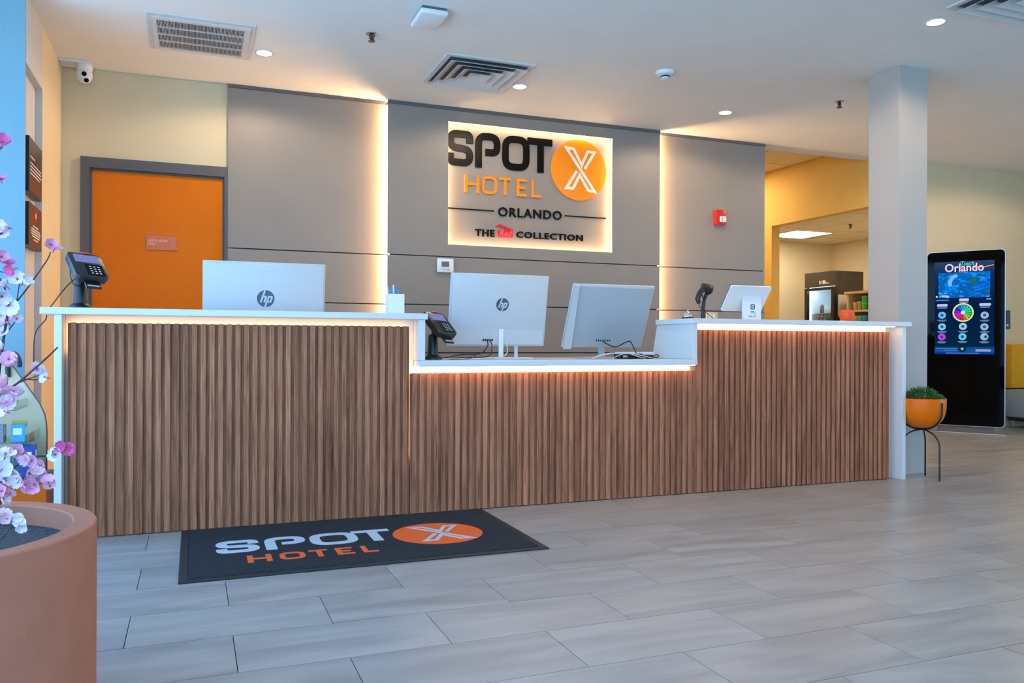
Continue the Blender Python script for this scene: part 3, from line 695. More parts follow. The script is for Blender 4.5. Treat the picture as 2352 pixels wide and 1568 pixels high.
# ================================================================== CARD TERMINALS
def terminal(base, lb, turn=0.0):
    B = Vector(base); root = thing('card_terminal', B, lb, 'card terminal', 'payment terminals on the counters')
    MB().lathe([(0, 0), (.05, 0), (.05, .008), (.043, .018), (.032, .026), (.031, .03), (0, .03)], B, 28).build('base', M_black, root, smooth=True)
    MB().lathe([(.031, .028), (.025, .135), (.022, .14), (0, .14)], B, 24).build('neck', M_black, root, smooth=True)
    # tilted head: display faces up and towards the lobby
    R = Matrix.Rotation(turn, 3, 'Z'); u = R @ Vector((.87, .49, -.052)).normalized(); vd = R @ Vector((.324, -.648, -.69)).normalized()
    n = u.cross(-vd).normalized(); n = n if n.z > 0 else -n; v_ = n.cross(u).normalized(); v_ = v_ if v_.z > 0 else -v_
    c = B + R @ Vector((.034, -.03, .197))
    def q(poly, n0, n1): return MB().prism(poly, c + n * n0, u, v_, n, n1 - n0)
    body = q([(-.058, -.09), (.058, -.09), (.076, -.07), (.078, .06), (.066, .09), (-.072, .09), (-.078, .07), (-.076, -.07)], -.026, .012)
    hd = body.build('head', M_black, root, bevel=.005, smooth=True)
    q([(-.056, .018), (.056, .018), (.056, .074), (-.056, .074)], .0122, .0135).build('display', mat('terminal_display', (112, 112, 150), .15, emit=lin((96, 96, 140)), estr=.25), hd)
    q([(-.02, -.072), (.06, -.072), (.06, .008), (-.02, .008)], .0122, .0132).build('keypad', M_gloss, hd)
    for r_ in range(4):
        for k_ in range(3):
            x = .002 + k_ * .019; y = -.058 + r_ * .016
            q([(x - .005, y - .003), (x + .005, y - .003), (x + .005, y + .003), (x - .005, y + .003)], .0133, .0142).build('key', mat('key_print', (190, 190, 190), .5), hd)
    q([(-.012, .084), (.03, .084), (.03, .094), (-.012, .094)], .0, .015).build('red_tab', mat('coral_plastic', (206, 70, 60), .4), hd)
    q([(-.034, -.128), (.034, -.128), (.034, -.09), (-.034, -.09)], -.025, -.016).build('card_tray', M_black, root)
    q([(-.028, -.122), (.028, -.122), (.028, -.112), (-.028, -.112)], -.0159, -.0145).build('card_slot', M_silver, root)
    MB().tube([B + Vector((0, 0, .13)), c - n * .02], .016, 10).build('swivel', M_black, root, smooth=True)
    return root, c
t1, c1 = terminal((-.505, 4.36, 1.0692), 'black card terminal on the high counter in front of the orange door')
lp = catmull([c1 + Vector((-.045, .02, .03)), c1 + Vector((-.075, .01, -.01)), c1 + Vector((-.065, -.0, -.075)), c1 + Vector((-.035, .0, -.085)), c1 + Vector((-.02, .01, -.03))])
MB().tube(lp, .002).build('cable_loop', M_cable, t1)
lp = catmull([c1 + Vector((-.02, .02, -.005)), c1 + Vector((-.06, .03, -.055)), c1 + Vector((-.10, .03, -.10)), (-.640, 4.40, 1.074), (-.655, 4.40, 1.068), (-.656, 4.40, 1.02), (-.70, 4.40, .95), (-.71, 4.42, .80)])
MB().tube(lp, .0028).build('cable', M_cable, t1)
t2, c2 = terminal((1.245, 4.42, .8212), 'black card terminal on the low counter beside the middle monitor')
lp = catmull([c2 + Vector((-.045, .0, .0)), c2 + Vector((-.05, -.01, -.05)), c2 + Vector((-.03, 0, -.09))])
MB().tube(lp, .002).build('cable_loop', M_cable, t2)
# cables on the low counter
def cable(pts, r, m, lb, loc): tag(MB().tube(catmull(pts), r, 6).build('cable', m, loc=loc), lb, 'cable', 'cables on the low counter')
pa = mid_o + mid_ax * .24 + mid_ay * .035 - mid_an * .012; pb = mid_o + mid_ax * .34 + mid_ay * .035 - mid_an * .012
cable([pa, pa + Vector((-.01, -.03, -.03)), (1.56, 4.52, .853), (1.44, 4.5, .848), (1.33, 4.48, .83), (1.2, 4.5, .826)], .0035, M_cable, 'thick black cable from the middle monitor ports to the terminal', (1.3, 4.5, .8212))
cable([pa + Vector((.02, 0, 0)), pa + Vector((.015, -.04, -.035)), (1.60, 4.49, .838), (1.46, 4.47, .832), (1.33, 4.45, .826), (1.22, 4.5, .825)], .003, M_cable, 'thin black cable lying under the middle monitor', (1.3, 4.46, .8212))
cable([pb, pb + Vector((.012, -.03, -.02)), (1.70, 4.48, .842), (1.56, 4.46, .827), (1.40, 4.44, .8245), (1.30, 4.44, .8245)], .003, M_wcable, 'white cable curving from the middle monitor to the terminal', (1.3, 4.44, .8212))
cable([(1.50, 4.42, .845), (1.47, 4.41, .83), (1.42, 4.40, .824), (1.33, 4.39, .8235)], .002, M_cable, 'short black cord end on the counter right of the terminal', (1.4, 4.4, .8212))
# heap of small gear below the right monitor
s = thing('power_adapter', (2.55, 4.48, .8212), 'black power adapter lying among white cords', 'adapter')
MB().box(2.44, 2.56, 4.45, 4.52, .8213, .85).build('body', M_black, s, bevel=.006); MB().box(2.47, 2.50, 4.4485, 4.452, .83, .842).build('rating_label', M_silver, s)
s = thing('card_reader', (2.58, 4.50, .821), 'small black device with a red top on the low counter', 'card reader')
MB().box(2.565, 2.685, 4.44, 4.53, .8213, .846).build('body', M_black, s, bevel=.008); MB().box(2.575, 2.605, 4.445, 4.475, .846, .854).build('red_top', M_red, s, bevel=.003)
MB().tube(catmull([(2.68, 4.47, .835), (2.72, 4.47, .845), (2.735, 4.47, .84), (2.72, 4.46, .83), (2.67, 4.45, .8285)]), .003, 6).build('cable', M_cable, s)
cable([(2.23, 4.40, .826), (2.28, 4.42, .84), (2.36, 4.45, .853), (2.42, 4.47, .856), (2.50, 4.44, .858), (2.58, 4.42, .842), (2.66, 4.42, .826)], .003, M_wcable, 'white cord looping over the black power adapter', (2.4, 4.42, .8212))
cable([(2.22, 4.38, .825), (2.30, 4.39, .846), (2.35, 4.40, .852), (2.36, 4.40, .862)], .0022, M_wcable, 'thin white cord rising left of the power adapter', (2.3, 4.39, .8212))
cable([(2.36, 4.38, .8245), (2.42, 4.40, .846), (2.48, 4.40, .855), (2.54, 4.40, .837), (2.60, 4.40, .8245)], .0025, M_wcable, 'white cord crossing in front of the power adapter', (2.5, 4.4, .8212))
s = tag(MB().box(2.52, 2.745, 4.54, 4.65, .8213, .862).build('white_box', M_wht, loc=(2.63, 4.6, .8213), bevel=.006), 'flat white box under the corner of the grey-white monitor', 'box')

# ================================================================== COUNTER ITEMS
ZT = 1.0692
s = thing('pen_holder', (1.012, 4.35, ZT), 'white square pen holder with blue pens on the left counter', 'pen holder')
MB().frame((-.042, .042, -.042, .042), (-.038, .038, -.038, .038), (1.012, 4.35, ZT), EX, EY, EZ, .107).build('cup', M_wht, s)
MB().box(.974, 1.05, 4.312, 4.388, ZT, ZT + .003).build('cup_base', M_wht, s)
M_bpen = mat('blue_pen', (30, 140, 215), .4); M_wpen = mat('clear_pen', (190, 214, 240), .35)
for i, (dx, dy, lx, ly, hh, m_) in enumerate(((-.02, 0, -.01, .004, .15, M_wpen), (-.008, .01, .0, 0, .137, M_bpen), (.0, -.012, -.002, 0, .155, M_wpen), (.008, .004, .006, 0, .135, M_bpen), (.016, -.006, .008, 0, .128, M_bpen), (-.014, -.012, -.004, 0, .13, M_bpen))):
    b = Vector((1.012 + dx * .7 - .008, 4.35 + dy, ZT + .0035)); e_ = b + Vector((lx * 2, ly, hh))
    tag(MB().tube([b, b.lerp(e_, .9), e_], [.0045, .0045, .003], 8).build('pen', m_, loc=b), ('clear pen' if m_ is M_wpen else 'blue pen') + ' standing in the white pen holder', 'pen', 'clear pens in the holder' if m_ is M_wpen else 'blue pens in the holder')
s = thing('service_bell', (2.871, 4.35, ZT), 'chrome service bell on the right counter', 'bell')
MB().lathe([(0, 0), (.04, 0), (.041, .008), (.036, .012), (0, .012)], s.location, 28).build('base', M_black, s, smooth=True)
MB().lathe([(.033, .013)] + [(.033 * math.cos(a * math.pi / 16), .013 + .03 * math.sin(a * math.pi / 16)) for a in range(1, 9)], s.location, 28).build('dome', M_chrome, s, smooth=True)
MB().lathe([(.003, .042), (.003, .05), (.0065, .052), (.005, .056), (0, .057)], s.location, 12).build('button', M_chrome, s, smooth=True)
s = thing('barcode_scanner', (2.99, 4.36, ZT), 'black handheld barcode scanner hanging on its stand', 'scanner')
b = Vector((2.99, 4.36, ZT))
MB().lathe([(0, 0), (.03, 0), (.03, .004), (0, .006)], b, 20).build('stand_base', M_black, s)
MB().tube([b + Vector((0, 0, .004)), b + Vector((.002, 0, .08)), b + Vector((.012, 0, .13)), b + Vector((.03, 0, .17))], [.014, .012, .011, .013], 12).build('stand_post', M_black, s, smooth=True)
hb = MB().tube([b + Vector((-.014, -.01, .215)), b + Vector((.012, -.01, .203)), b + Vector((.034, -.01, .19)), b + Vector((.046, -.01, .185))], [.016, .026, .03, .033], 12).build('scan_head', M_black, s, smooth=True)
MB().disc(b + Vector((.047, -.01, .185)), EY, Vector((.25, 0, .97)), EX, .028, .002, 16).build('scan_window', M_gloss, s)
MB().tube([b + Vector((-.004, -.01, .20)), b + Vector((-.03, -.01, .165)), b + Vector((-.046, -.01, .13)), b + Vector((-.036, -.01, .10))], [.018, .018, .017, .013], 12).build('handle', M_black, s, smooth=True)
MB().tube(catmull([b + Vector((-.012, -.01, .155)), b + Vector((-.006, -.01, .138)), b + Vector((.008, -.01, .137)), b + Vector((.014, -.01, .15))]), .004, 8).build('trigger_guard', M_black, s)
MB().tube(catmull([b + Vector((-.038, -.01, .102)), b + Vector((-.034, -.012, .08)), b + Vector((.01, -.02, .045)), b + Vector((.06, -.01, .015)), b + Vector((.085, .0, .003))]), .0022, 6).build('cable', M_cable, s)
# tablet point of sale
s = thing('tablet_register', (3.37, 4.40, ZT), 'white tablet register on a stand with a square logo', 'tablet register')
MB().prism([(3.306, ZT), (3.446, ZT), (3.446, ZT + .15), (3.436, ZT + .157), (3.316, ZT + .157), (3.306, ZT + .15)], (0, 4.37, 0), EX, EZ, EY, .018).build('stand', M_wht, s, bevel=.002)
o = Vector((3.21, 4.395, 1.13)); u = EX; v_ = Vector((0, -.155, .155)).normalized(); v_ = Vector((0, -.06, .165)).normalized(); n = -u.cross(v_)
def rr(w, h, r, k=5):
    out = []
    for cx_, cy_, a0 in ((w - r, h - r, 0), (r, h - r, 90), (r, r, 180), (w - r, r, 270)):
        for i in range(k + 1):
            a = math.radians(a0 + 90 * i / k); out.append((cx_ + r * math.cos(a), cy_ + r * math.sin(a)))
    return out
TV = Vector((0, -.60, .80)); TN = Vector((0, .80, .60))
tb = MB().prism(rr(.315, .196, .014), Vector((3.185, 4.445, 1.128)), EX, TV, TN, .014).build('tablet', M_wht, s, bevel=.002)
MB().prism(rr(.309, .190, .014), Vector((3.188, 4.445, 1.128)) + TN * .0145 + TV * .003, EX, TV, TN, .006).build('screen', M_gloss, s)
M_lg = mat('slate_print', (58, 66, 78), .5)
lg = MB(); cxl, czl = 3.378, ZT + .088
lg.stroke([(cxl - .014, czl - .014), (cxl + .014, czl - .014), (cxl + .014, czl + .014), (cxl - .014, czl + .014)], .006, (0, 4.3695, 0), EX, EZ, NY, .001, True, .007)
lg.box(cxl - .0042, cxl + .0042, 4.3685, 4.3695, czl - .0042, czl + .0042)
lg.build('logo', M_lg, s)
pr_ = MB()
for z, xs in ((ZT + .055, ((-.016, -.008), (-.004, .014))), (ZT + .042, ((.012, .02),)), (ZT + .026, ((-.03, -.022), (-.014, -.004), (.006, .012), (.02, .026)))):
    for a, b_ in xs: pr_.box(cxl + a, cxl + b_, 4.3685, 4.3695, z - .003, z + .003)
pr_.build('small_print', M_lg, s)
# orange tub
s = thing('orange_tub', (4.19, 4.40, ZT), 'squat orange tub with a rounded lid on the right counter beside the column', 'tub')
M_tub = mat('orange_red_plastic', (226, 84, 24), .45, noise=(12, .03))
MB().lathe([(0, 0), (.037, 0), (.043, .012), (.05, .036), (.05, .048)], s.location, 28).build('body', M_tub, s, smooth=True)
MB().lathe([(.05, .0485), (.049, .062), (.043, .077), (.036, .084), (0, .086)], s.location, 28).build('lid', M_tub, s, smooth=True)

# ================================================================== DOOR MAT
M_mat = mat('charcoal_carpet', (38, 40, 44), .95, noise=((300, 300, 50), .45), bump=(260, .6)); M_rub = mat('black_rubber', (34, 33, 33), .7, noise=(30, .1))
mx0, mx1, my0, my1 = -.055, 1.472, 3.312, 4.226
s = thing('door_mat', (.71, 3.77, 0.0), 'black rubber edged entrance mat with the hotel logo on the floor', 'mat')
MB().frame((mx0, mx1, my0, my1), (mx0 + .035, mx1 - .035, my0 + .035, my1 - .035), (0, 0, .0002), EX, EY, EZ, .0055).build('rubber_border', M_rub, s, bevel=.002)
rib = MB().box(mx0 + .0355, mx1 - .0355, my0 + .0355, my1 - .0355, .0005, .0075)
y = my0 + .045
while y < my1 - .05: rib.box(mx0 + .04, mx1 - .04, y, y + .0055, .0076, .0095); y += .0085
rib.build('carpet', M_mat, s)
M_mw = mat('pale_carpet_print', (178, 186, 194), .95, noise=((200, 200, 50), .2)); M_mo = mat('orange_carpet_print', (226, 92, 22), .95, noise=((200, 200, 50), .12))
A2 = ((0, 0, .0096), EX, EY, EZ, .0012)
for l_, x0, x1 in (('S', .09, .272), ('P', .296, .475), ('O', .494, .708), ('T', .695, .875)): spot(l_, x0, x1, 3.69, 3.915, .047, *A2).build('letter', M_mw, s)
for l_, x0, x1 in (('H', .208, .306), ('O', .338, .443), ('T', .462, .541), ('E', .574, .648), ('L', .685, .75)): spot(l_, x0, x1, 3.50, 3.618, .023, *A2).build('letter', M_mo, s)
dsc = MB().disc((1.081, 3.74, .0096), EX, EY, EZ, .213, .0012, 56).build('emblem_disc', M_mo, s)
MB().stroke([(1.085 + x * .213, 3.74 + y * .213) for x, y in XPATH], .02, (0, 0, .0109), EX, EY, EZ, .0008).build('emblem_cross', M_mw, dsc)

# ================================================================== PLANT IN ORANGE BOWL
pc = Vector((4.651, 4.192, 0)); r = thing('bowl_planter', pc, 'orange bowl planter on a black wire stand beside the desk', 'planter')
prof = [(.0, .345), (.03, .3465), (.055, .351), (.078, .3595), (.098, .372), (.114, .387), (.128, .406), (.138, .428), (.145, .452), (.149, .48), (.1505, .51), (.151, .55), (.147, .55), (.146, .50), (.14, .46), (.0, .46)]
MB().lathe(prof, pc, 40).build('bowl', M_orange, r, smooth=True)
MB().lathe([(0, .53), (.147, .53)], pc, 32).build('soil', mat('dark_soil', (40, 30, 24), .95, noise=(40, .3)), r)
fo = MB()
for i in range(1800):
    a = random.uniform(0, 2 * math.pi); q = math.sqrt(random.random()); rad = q * .135; z = .535 + .082 * (1 - q * q) * random.uniform(.55, 1) + random.uniform(0, .012)
    c = pc + Vector((rad * math.cos(a), rad * math.sin(a), z)); t = Vector((math.cos(a) * q + random.uniform(-.8, .8), math.sin(a) * q + random.uniform(-.8, .8), random.uniform(.1, 1))).normalized(); s_ = t.orthogonal().normalized() * .005; l = .017
    fo.add([c, c + t * l * .5 + s_, c + t * l, c + t * l * .5 - s_], [(0, 1, 2, 3)])
tag(fo.build('foliage', mat('small_green_leaf', (34, 104, 40), .5, noise=(80, .5)), r), kind='stuff')
for leg in (Vector((4.766, 4.267, 0)), Vector((4.658, 4.055, 0)), Vector((4.529, 4.254, 0))):
    d_ = (leg - pc); d_.z = 0
    pts = [pc + EZ * .335] + [pc + d_ * math.sin(a) + EZ * (.335 - .11 * (1 - math.cos(a))) for a in [math.pi / 2 * i / 8 for i in range(1, 9)]] + [leg + EZ * .1, leg]
    MB().tube(pts, .0055, 8).build('leg', M_black, r, smooth=True)
    un = d_.normalized()
    pts = [pc + EZ * .338, pc + un * .06 + EZ * .346, pc + un * .105 + EZ * .37, pc + un * .138 + EZ * .408, pc + un * .154 + EZ * .455, pc + un * .157 + EZ * .525]
    MB().tube(catmull(pts, 4), .0055, 8).build('cradle_arm', M_black, r, smooth=True)

# ================================================================== INFORMATION KIOSK
KA = Vector((7.235, 6.473, 0)); KD = Vector((.55629, -.83099, 0)); KN = Vector((-.83099, -.55629, 0))   # along the face, out of the face
kc = KA + KD * .36 - KN * .08
r = thing('information_kiosk', kc, 'tall black touch screen kiosk with a glowing menu against the cream wall', 'kiosk')
def kp(poly, n0, n1): return MB().prism(poly, KA + KN * n0, KD, EZ, KN, n1 - n0)
def rrect(x0, x1, y0, y1, rad, k=5): return [(p[0] + x0, p[1] + y0) for p in rr(x1 - x0, y1 - y0, rad, k)]
kp(rrect(0, .72, .075, 1.90, .045), -.10, -.052).build('housing', M_alu, r)
kp(rrect(.006, .714, .081, 1.894, .04), -.0515, -.045).build('glass_front', M_gloss, r)
kp([(0.0, 0.0), (.74, 0), (.74, .012), (0.0, .012)], -.20, .0).build('base_plate', M_alu, r, bevel=.004)
kp([(.1, .012), (.62, .012), (.62, .075), (.1, .075)], -.10, -.075).build('plinth', M_trim, r)
kp([(.722, 1.08), (.76, 1.08), (.76, 1.27), (.722, 1.27)], -.095, -.06).build('side_reader', M_black, r, bevel=.004)
kp([(.728, 1.11), (.745, 1.11), (.745, 1.13), (.728, 1.13)], -.06, -.058).build('reader_light', M_silver, r)
def screen_mat():
    m = bpy.data.materials.new('kiosk_screen'); m.use_nodes = True; n = m.node_tree; n.nodes.clear()
    t = n.nodes.new('ShaderNodeTexCoord'); s_ = n.nodes.new('ShaderNodeSeparateXYZ'); cr = n.nodes.new('ShaderNodeValToRGB'); em = n.nodes.new('ShaderNodeEmission'); o_ = n.nodes.new('ShaderNodeOutputMaterial')
    n.links.new(t.outputs['Generated'], s_.inputs[0]); n.links.new(s_.outputs['Z'], cr.inputs[0])
    el = cr.color_ramp.elements; el[0].position = 0; el[0].color = (*lin((6, 40, 120)), 1); el[1].position = 1; el[1].color = (*lin((40, 66, 100)), 1)
    for p_, c_ in ((.025, (10, 60, 160)), (.03, (14, 84, 150)), (.075, (10, 70, 130)), (.085, (4, 36, 66)), (.5, (3, 26, 62)), (.86, (16, 46, 90))):
        q_ = el.new(p_); q_.color = (*lin(c_), 1)
    em.inputs[1].default_value = 1.0; n.links.new(cr.outputs[0], em.inputs[0]); n.links.new(em.outputs[0], o_.inputs[0]); return m
def picture_mat():
    m = bpy.data.materials.new('screen_picture'); m.use_nodes = True; n = m.node_tree; n.nodes.clear()
    t = n.nodes.new('ShaderNodeTexCoord'); mp = n.nodes.new('ShaderNodeMapping'); nz = n.nodes.new('ShaderNodeTexNoise'); cr = n.nodes.new('ShaderNodeValToRGB'); em = n.nodes.new('ShaderNodeEmission'); o_ = n.nodes.new('ShaderNodeOutputMaterial')
    mp.inputs['Scale'].default_value = (2.2, 2.2, 5.5); nz.inputs['Scale'].default_value = 1.3; nz.inputs['Detail'].default_value = 5; nz.inputs['Distortion'].default_value = 1.6
    n.links.new(t.outputs['Generated'], mp.inputs[0]); n.links.new(mp.outputs[0], nz.inputs['Vector']); n.links.new(nz.outputs['Fac'], cr.inputs[0])
    el = cr.color_ramp.elements; el[0].position = .3; el[0].color = (*lin((40, 110, 70)), 1); el[1].position = .72; el[1].color = (*lin((120, 200, 240)), 1)
    for p_, c_ in ((.40, (20, 96, 110)), (.46, (0, 80, 190)), (.54, (4, 110, 225)), (.62, (20, 150, 215))):
        q_ = el.new(p_); q_.color = (*lin(c_), 1)
    em.inputs[1].default_value = 1.0; n.links.new(cr.outputs[0], em.inputs[0]); n.links.new(em.outputs[0], o_.inputs[0]); return m
scr = kp([(.078, .82), (.622, .82), (.622, 1.79), (.078, 1.79)], -.0449, -.0440).build('screen', screen_mat(), r)
KS = lambda x, y: (.078 + (x - 148) / 738 * .544, .82 + (1370 - y) / 1155 * .97)
def kt(txt, x0, x1, y0, y1, col, name, bold=0.0, shear=0.0):
    a = KS(x0, y1); b = KS(x1, y0); text_mb(txt, a[0], b[0], a[1], b[1], KA + KN * -.0438, KD, EZ, KN, .0004, bold, shear).build(name, emat('screen_%d_%d_%d' % col, col, 1.0), scr)
def kq(x0, x1, y0, y1, col, name, n0=-.0438, rad=None, m=None):
    a = KS(x0, y1); b = KS(x1, y0); poly = rrect(a[0], b[0], a[1], b[1], rad, 4) if rad else [(a[0], a[1]), (b[0], a[1]), (b[0], b[1]), (a[0], b[1])]
    return kp(poly, n0, n0 + .0004).build(name, m or emat('screen_%d_%d_%d' % col, col, 1.0), scr)
def kd(x, y, rad, col, name, n0=-.0438):
    c = KS(x, y); rr_ = rad / 738 * .544
    return MB().disc(KA + KN * n0 + KD * c[0] + EZ * c[1], KD, EZ, KN, rr_, .0004, 28).build(name, emat('screen_%d_%d_%d' % col, col, 1.0), scr)
kt('Orlando', 275, 760, 240, 343, (236, 200, 218), 'title_lettering', .02)
kt('iTouch', 455, 640, 215, 268, (90, 214, 226), 'title_lettering', .01, .3)
a = [KS(x, y) for x, y in ((640, 300), (760, 296), (880, 274))]
MB().stroke(a, .008, KA + KN * -.0433, KD, EZ, KN, .0004).build('swoosh', emat('screen_swoosh', (240, 160, 110), 1.0), scr)
kq(195, 835, 350, 665, None, 'picture', m=picture_mat())
a = [KS(x, y) for x, y in ((345, 520), (335, 470), (375, 410), (430, 385))]
MB().stroke(a, .035, KA + KN * -.0433, KD, EZ, KN, .0004, False, .02).build('wave_crest', emat('screen_crest', (120, 180, 232), 1.0), scr)
WHT = (206, 220, 232)
kd(172, 648, 13, WHT, 'page_dot'); kd(215, 648, 13, WHT, 'page_dot'); kq(245, 330, 635, 662, WHT, 'pill', rad=.009)
kq(160, 325, 686, 702, (60, 130, 190), 'caption'); kq(790, 850, 684, 696, (150, 180, 210), 'caption')
kq(455, 577, 676, 708, (226, 190, 214), 'pill', rad=.011); kq(455, 570, 718, 726, (170, 190, 210), 'caption')
kq(175, 312, 740, 773, (176, 194, 222), 'pill', rad=.012); kq(703, 848, 740, 773, (176, 194, 222), 'pill', rad=.012)
kq(180, 305, 783, 795, (120, 150, 186), 'caption'); kq(715, 832, 783, 795, (120, 150, 186), 'caption')
# colour wheel
wc = KS(505, 850); R1, R0 = 105 / 738 * .544, 24 / 738 * .544
kd(505, 850, 133, (214, 220, 150), 'wheel_rim'); kd(505, 850, 112, (24, 40, 90), 'wheel_ring', -.0434)
import colorsys
for i in range(16):
    a0, a1 = 2 * math.pi * i / 16 + .05, 2 * math.pi * (i + 1) / 16 - .05; hue = ((i + .5) / 16 * 1.0 + .42) % 1.0
    ang = (a0 + a1) / 2; deg = math.degrees(ang) % 360
    hue = {0: .42, 1: .47, 2: .5, 3: .53, 4: .55, 5: .6, 6: .66, 7: .76, 8: .8, 9: .84, 10: .9, 11: .97, 12: .06, 13: .15, 14: .26, 15: .35}[i]
    c_ = colorsys.hsv_to_rgb(hue, .85, .85); pl = [(wc[0] + q * math.cos(a), wc[1] + q * math.sin(a)) for q, a in ((R0 * 1.2, a0), (R1, a0), (R1, ang), (R1, a1), (R0 * 1.2, a1))]
    kp(pl, -.0430, -.0426).build('wheel_sector', emat('wheel_%d' % i, tuple(int(v * 255) for v in c_), 1.0), scr)
kd(505, 850, 28, (190, 214, 232), 'wheel_hub', -.0425)
for x, y, c_ in ((240, 880, (96, 184, 236)), (770, 887, (150, 176, 206)), (240, 1025, (120, 190, 226)), (503, 1022, (150, 196, 226)), (767, 1030, (140, 176, 212)), (237, 1153, (168, 70, 210)), (498, 1150, (96, 190, 214)), (767, 1152, (140, 176, 212))):
    kd(x, y, 50, c_, 'icon'); kd(x + (16 if y > 1100 and x > 700 else 0), y, 20, (40, 80, 130) if c_[0] != 168 else (120, 30, 160), 'icon_mark', -.0433)
    kq(x - 58, x + 58, y + 58, y + 66, (140, 165, 195), 'caption'); kq(x - 40, x + 40, y + 72, y + 79, (110, 140, 176), 'caption')
kd(495, 1300, 50, (10, 40, 60), 'home_button'); kd(495, 1300, 18, (110, 200, 220), 'home_mark', -.0433)
kq(660, 845, 1305, 1332, (150, 150, 190), 'caption'); kq(290, 705, 1350, 1358, (90, 130, 220), 'caption'); kq(160, 430, 1296, 1302, (90, 140, 190), 'caption'); kq(260, 430, 1316, 1323, (90, 140, 190), 'caption')

# ================================================================== SOFA BEYOND THE KIOSK
s = thing('sofa', (9.3, 6.3, 0), 'grey sofa with an orange backrest beyond the kiosk', 'sofa')
M_sorg = mat('orange_upholstery', (226, 160, 20), .8, noise=(40, .05)); M_sgry = mat('grey_upholstery', (158, 168, 172), .8, noise=(40, .05))
MB().box(8.45, 10.4, 6.42, 6.56, .44, .93).build('backrest', M_sorg, s, bevel=.02, smooth=True)
MB().box(8.45, 10.4, 5.95, 6.56, .12, .43).build('seat', M_sgry, s, bevel=.025, smooth=True)
MB().box(8.5, 10.35, 6.0, 6.5, .08, .1195).build('plinth', M_black, s)
for x, y in ((8.55, 6.02), (10.3, 6.02), (8.55, 6.48), (10.3, 6.48)): MB().tube([(x, y, .0), (x, y, .08)], .012, 10).build('leg', M_chrome, s)

# ================================================================== SNACK NOOK
lp_ = thing('ceiling_light_panel', (NX0 + 1.5 * ndx, NY0 + 4.5 * ndy * .9, ZN), 'bright square light panel in the snack nook ceiling', 'light panel')
lp_.location = (7.64, 8.90, ZN)
MB().frame((7.33, 7.95, 8.59, 9.21), (7.345, 7.935, 8.605, 9.195), (0, 0, ZN - .012), EX, EY, EZ, .011).build('frame', M_vent, lp_)
MB().box(7.345, 7.935, 8.605, 9.195, ZN - .010, ZN - .004).build('diffuser', emat('nook_light', (1.0, .92, .76), 17, True), lp_)
fz = Vector((8.125, 8.78, 0)); r = thing('drink_cooler', fz, 'tall black glass-door drink cooler in the nook', 'refrigerator')
FX0, FX1, FY0, FY1, FH = 7.873, 8.378, 8.506, 9.06, 1.9
MB().box(FX0 + .05, FX1, FY0, FY0 + .025, 0, FH).box(FX0 + .05, FX1, FY1 - .025, FY1, 0, FH).box(FX1 - .025, FX1, FY0 + .025, FY1 - .025, 0, FH).box(FX0 + .05, FX1 - .025, FY0 + .025, FY1 - .025, FH - .05, FH).box(FX0 + .05, FX1 - .025, FY0 + .025, FY1 - .025, 0, .12).build('cabinet', mat('cooler_black', (44, 38, 32), .4, noise=(8, .05)), r)
cn = MB().box(FX0 + .004, FX0 + .05, FY0, FY1, 1.70, FH).build('canopy', mat('cooler_canopy', (62, 52, 42), .4, noise=(8, .05)), r)
mk = MB()
for i, (w_, h_) in enumerate(((.018, .045), (.006, .045), (.006, .045), (.018, .05), (.02, .045), (.008, .02), (.014, .018), (.006, .02))):
    y = FY0 + .26 - i * .024; mk.box(FX0 + .002, FX0 + .0038, y - w_ / 2, y + w_ / 2, 1.735, 1.735 + h_)
mk.build('white_mark', mat('white_decal', (235, 232, 226), .5), cn)
dr_ = MB().frame((FY0, FY1, .12, 1.69), (FY0 + .05, FY1 - .05, .18, 1.655), (FX0, 0, 0), EY, EZ, EX, .045).build('door_frame', M_black, r)
MB().box(FX0 + .02, FX0 + .026, FY0 + .0505, FY1 - .0505, .1805, 1.6545).build('door_pane', glass_mat('cooler_glass', (.92, .97, 1.0)), dr_)
MB().box(FX1 - .032, FX1 - .026, FY0 + .026, FY1 - .026, .13, 1.84).build('liner', mat('cooler_liner', (222, 232, 240), .5), r)
MB().box(FX0 + .06, FX1 - .033, FY1 - .032, FY1 - .026, .13, 1.84).build('liner', mat('cooler_liner', (222, 232, 240), .5), r)
MB().box(FX0 + .06, FX0 + .085, FY0 + .04, FY1 - .04, 1.66, 1.68).build('interior_lamp', emat('cooler_lamp', (.70, .88, 1.0), 40, True), r)
MB().box(FX0 + .055, FX0 + .075, FY1 - .05, FY1 - .033, .2, 1.65).build('interior_lamp', emat('cooler_lamp_side', (.70, .88, 1.0), 7, True), r)
for z in (1.12, 1.34): MB().box(FX0 + .08, FX1 - .04, FY0 + .03, FY1 - .034, z, z + .008).build('shelf', M_alu, r)
bt = {'clear': (190, 210, 220), 'red': (200, 70, 60), 'green': (120, 170, 70), 'dark': (70, 74, 80), 'yellow': (210, 200, 90)}
def bottle(x, y, z, h_, cn_, lb, grp):
    p = Vector((x, y, z)); rt = thing('drink_bottle', p, lb, 'bottle', grp)
    MB().lathe([(0, 0), (.03, 0), (.032, .01), (.032, h_ * .62), (.012, h_ * .86), (.012, h_ * .93)], p, 14).build('body', mat('bottle_' + cn_, bt[cn_], .25), rt, smooth=True)
    MB().lathe([(.014, h_ * .93), (.014, h_), (0, h_)], p, 12).build('cap', M_wht, rt)
for i, (cn_, w_) in enumerate((('red', 'leftmost red bottle'), ('red', 'second red bottle from the left'), ('green', 'green bottle next to the red bottles'), ('dark', 'dark bottle between two green bottles'), ('green', 'green bottle next to the yellow bottle'), ('yellow', 'yellow bottle at the right'))):
    bottle(FX0 + .13, FY1 - .13 - i * .066, 1.1285, .185, cn_, w_ + ' on the lower cooler shelf', 'bottles on the lower cooler shelf')
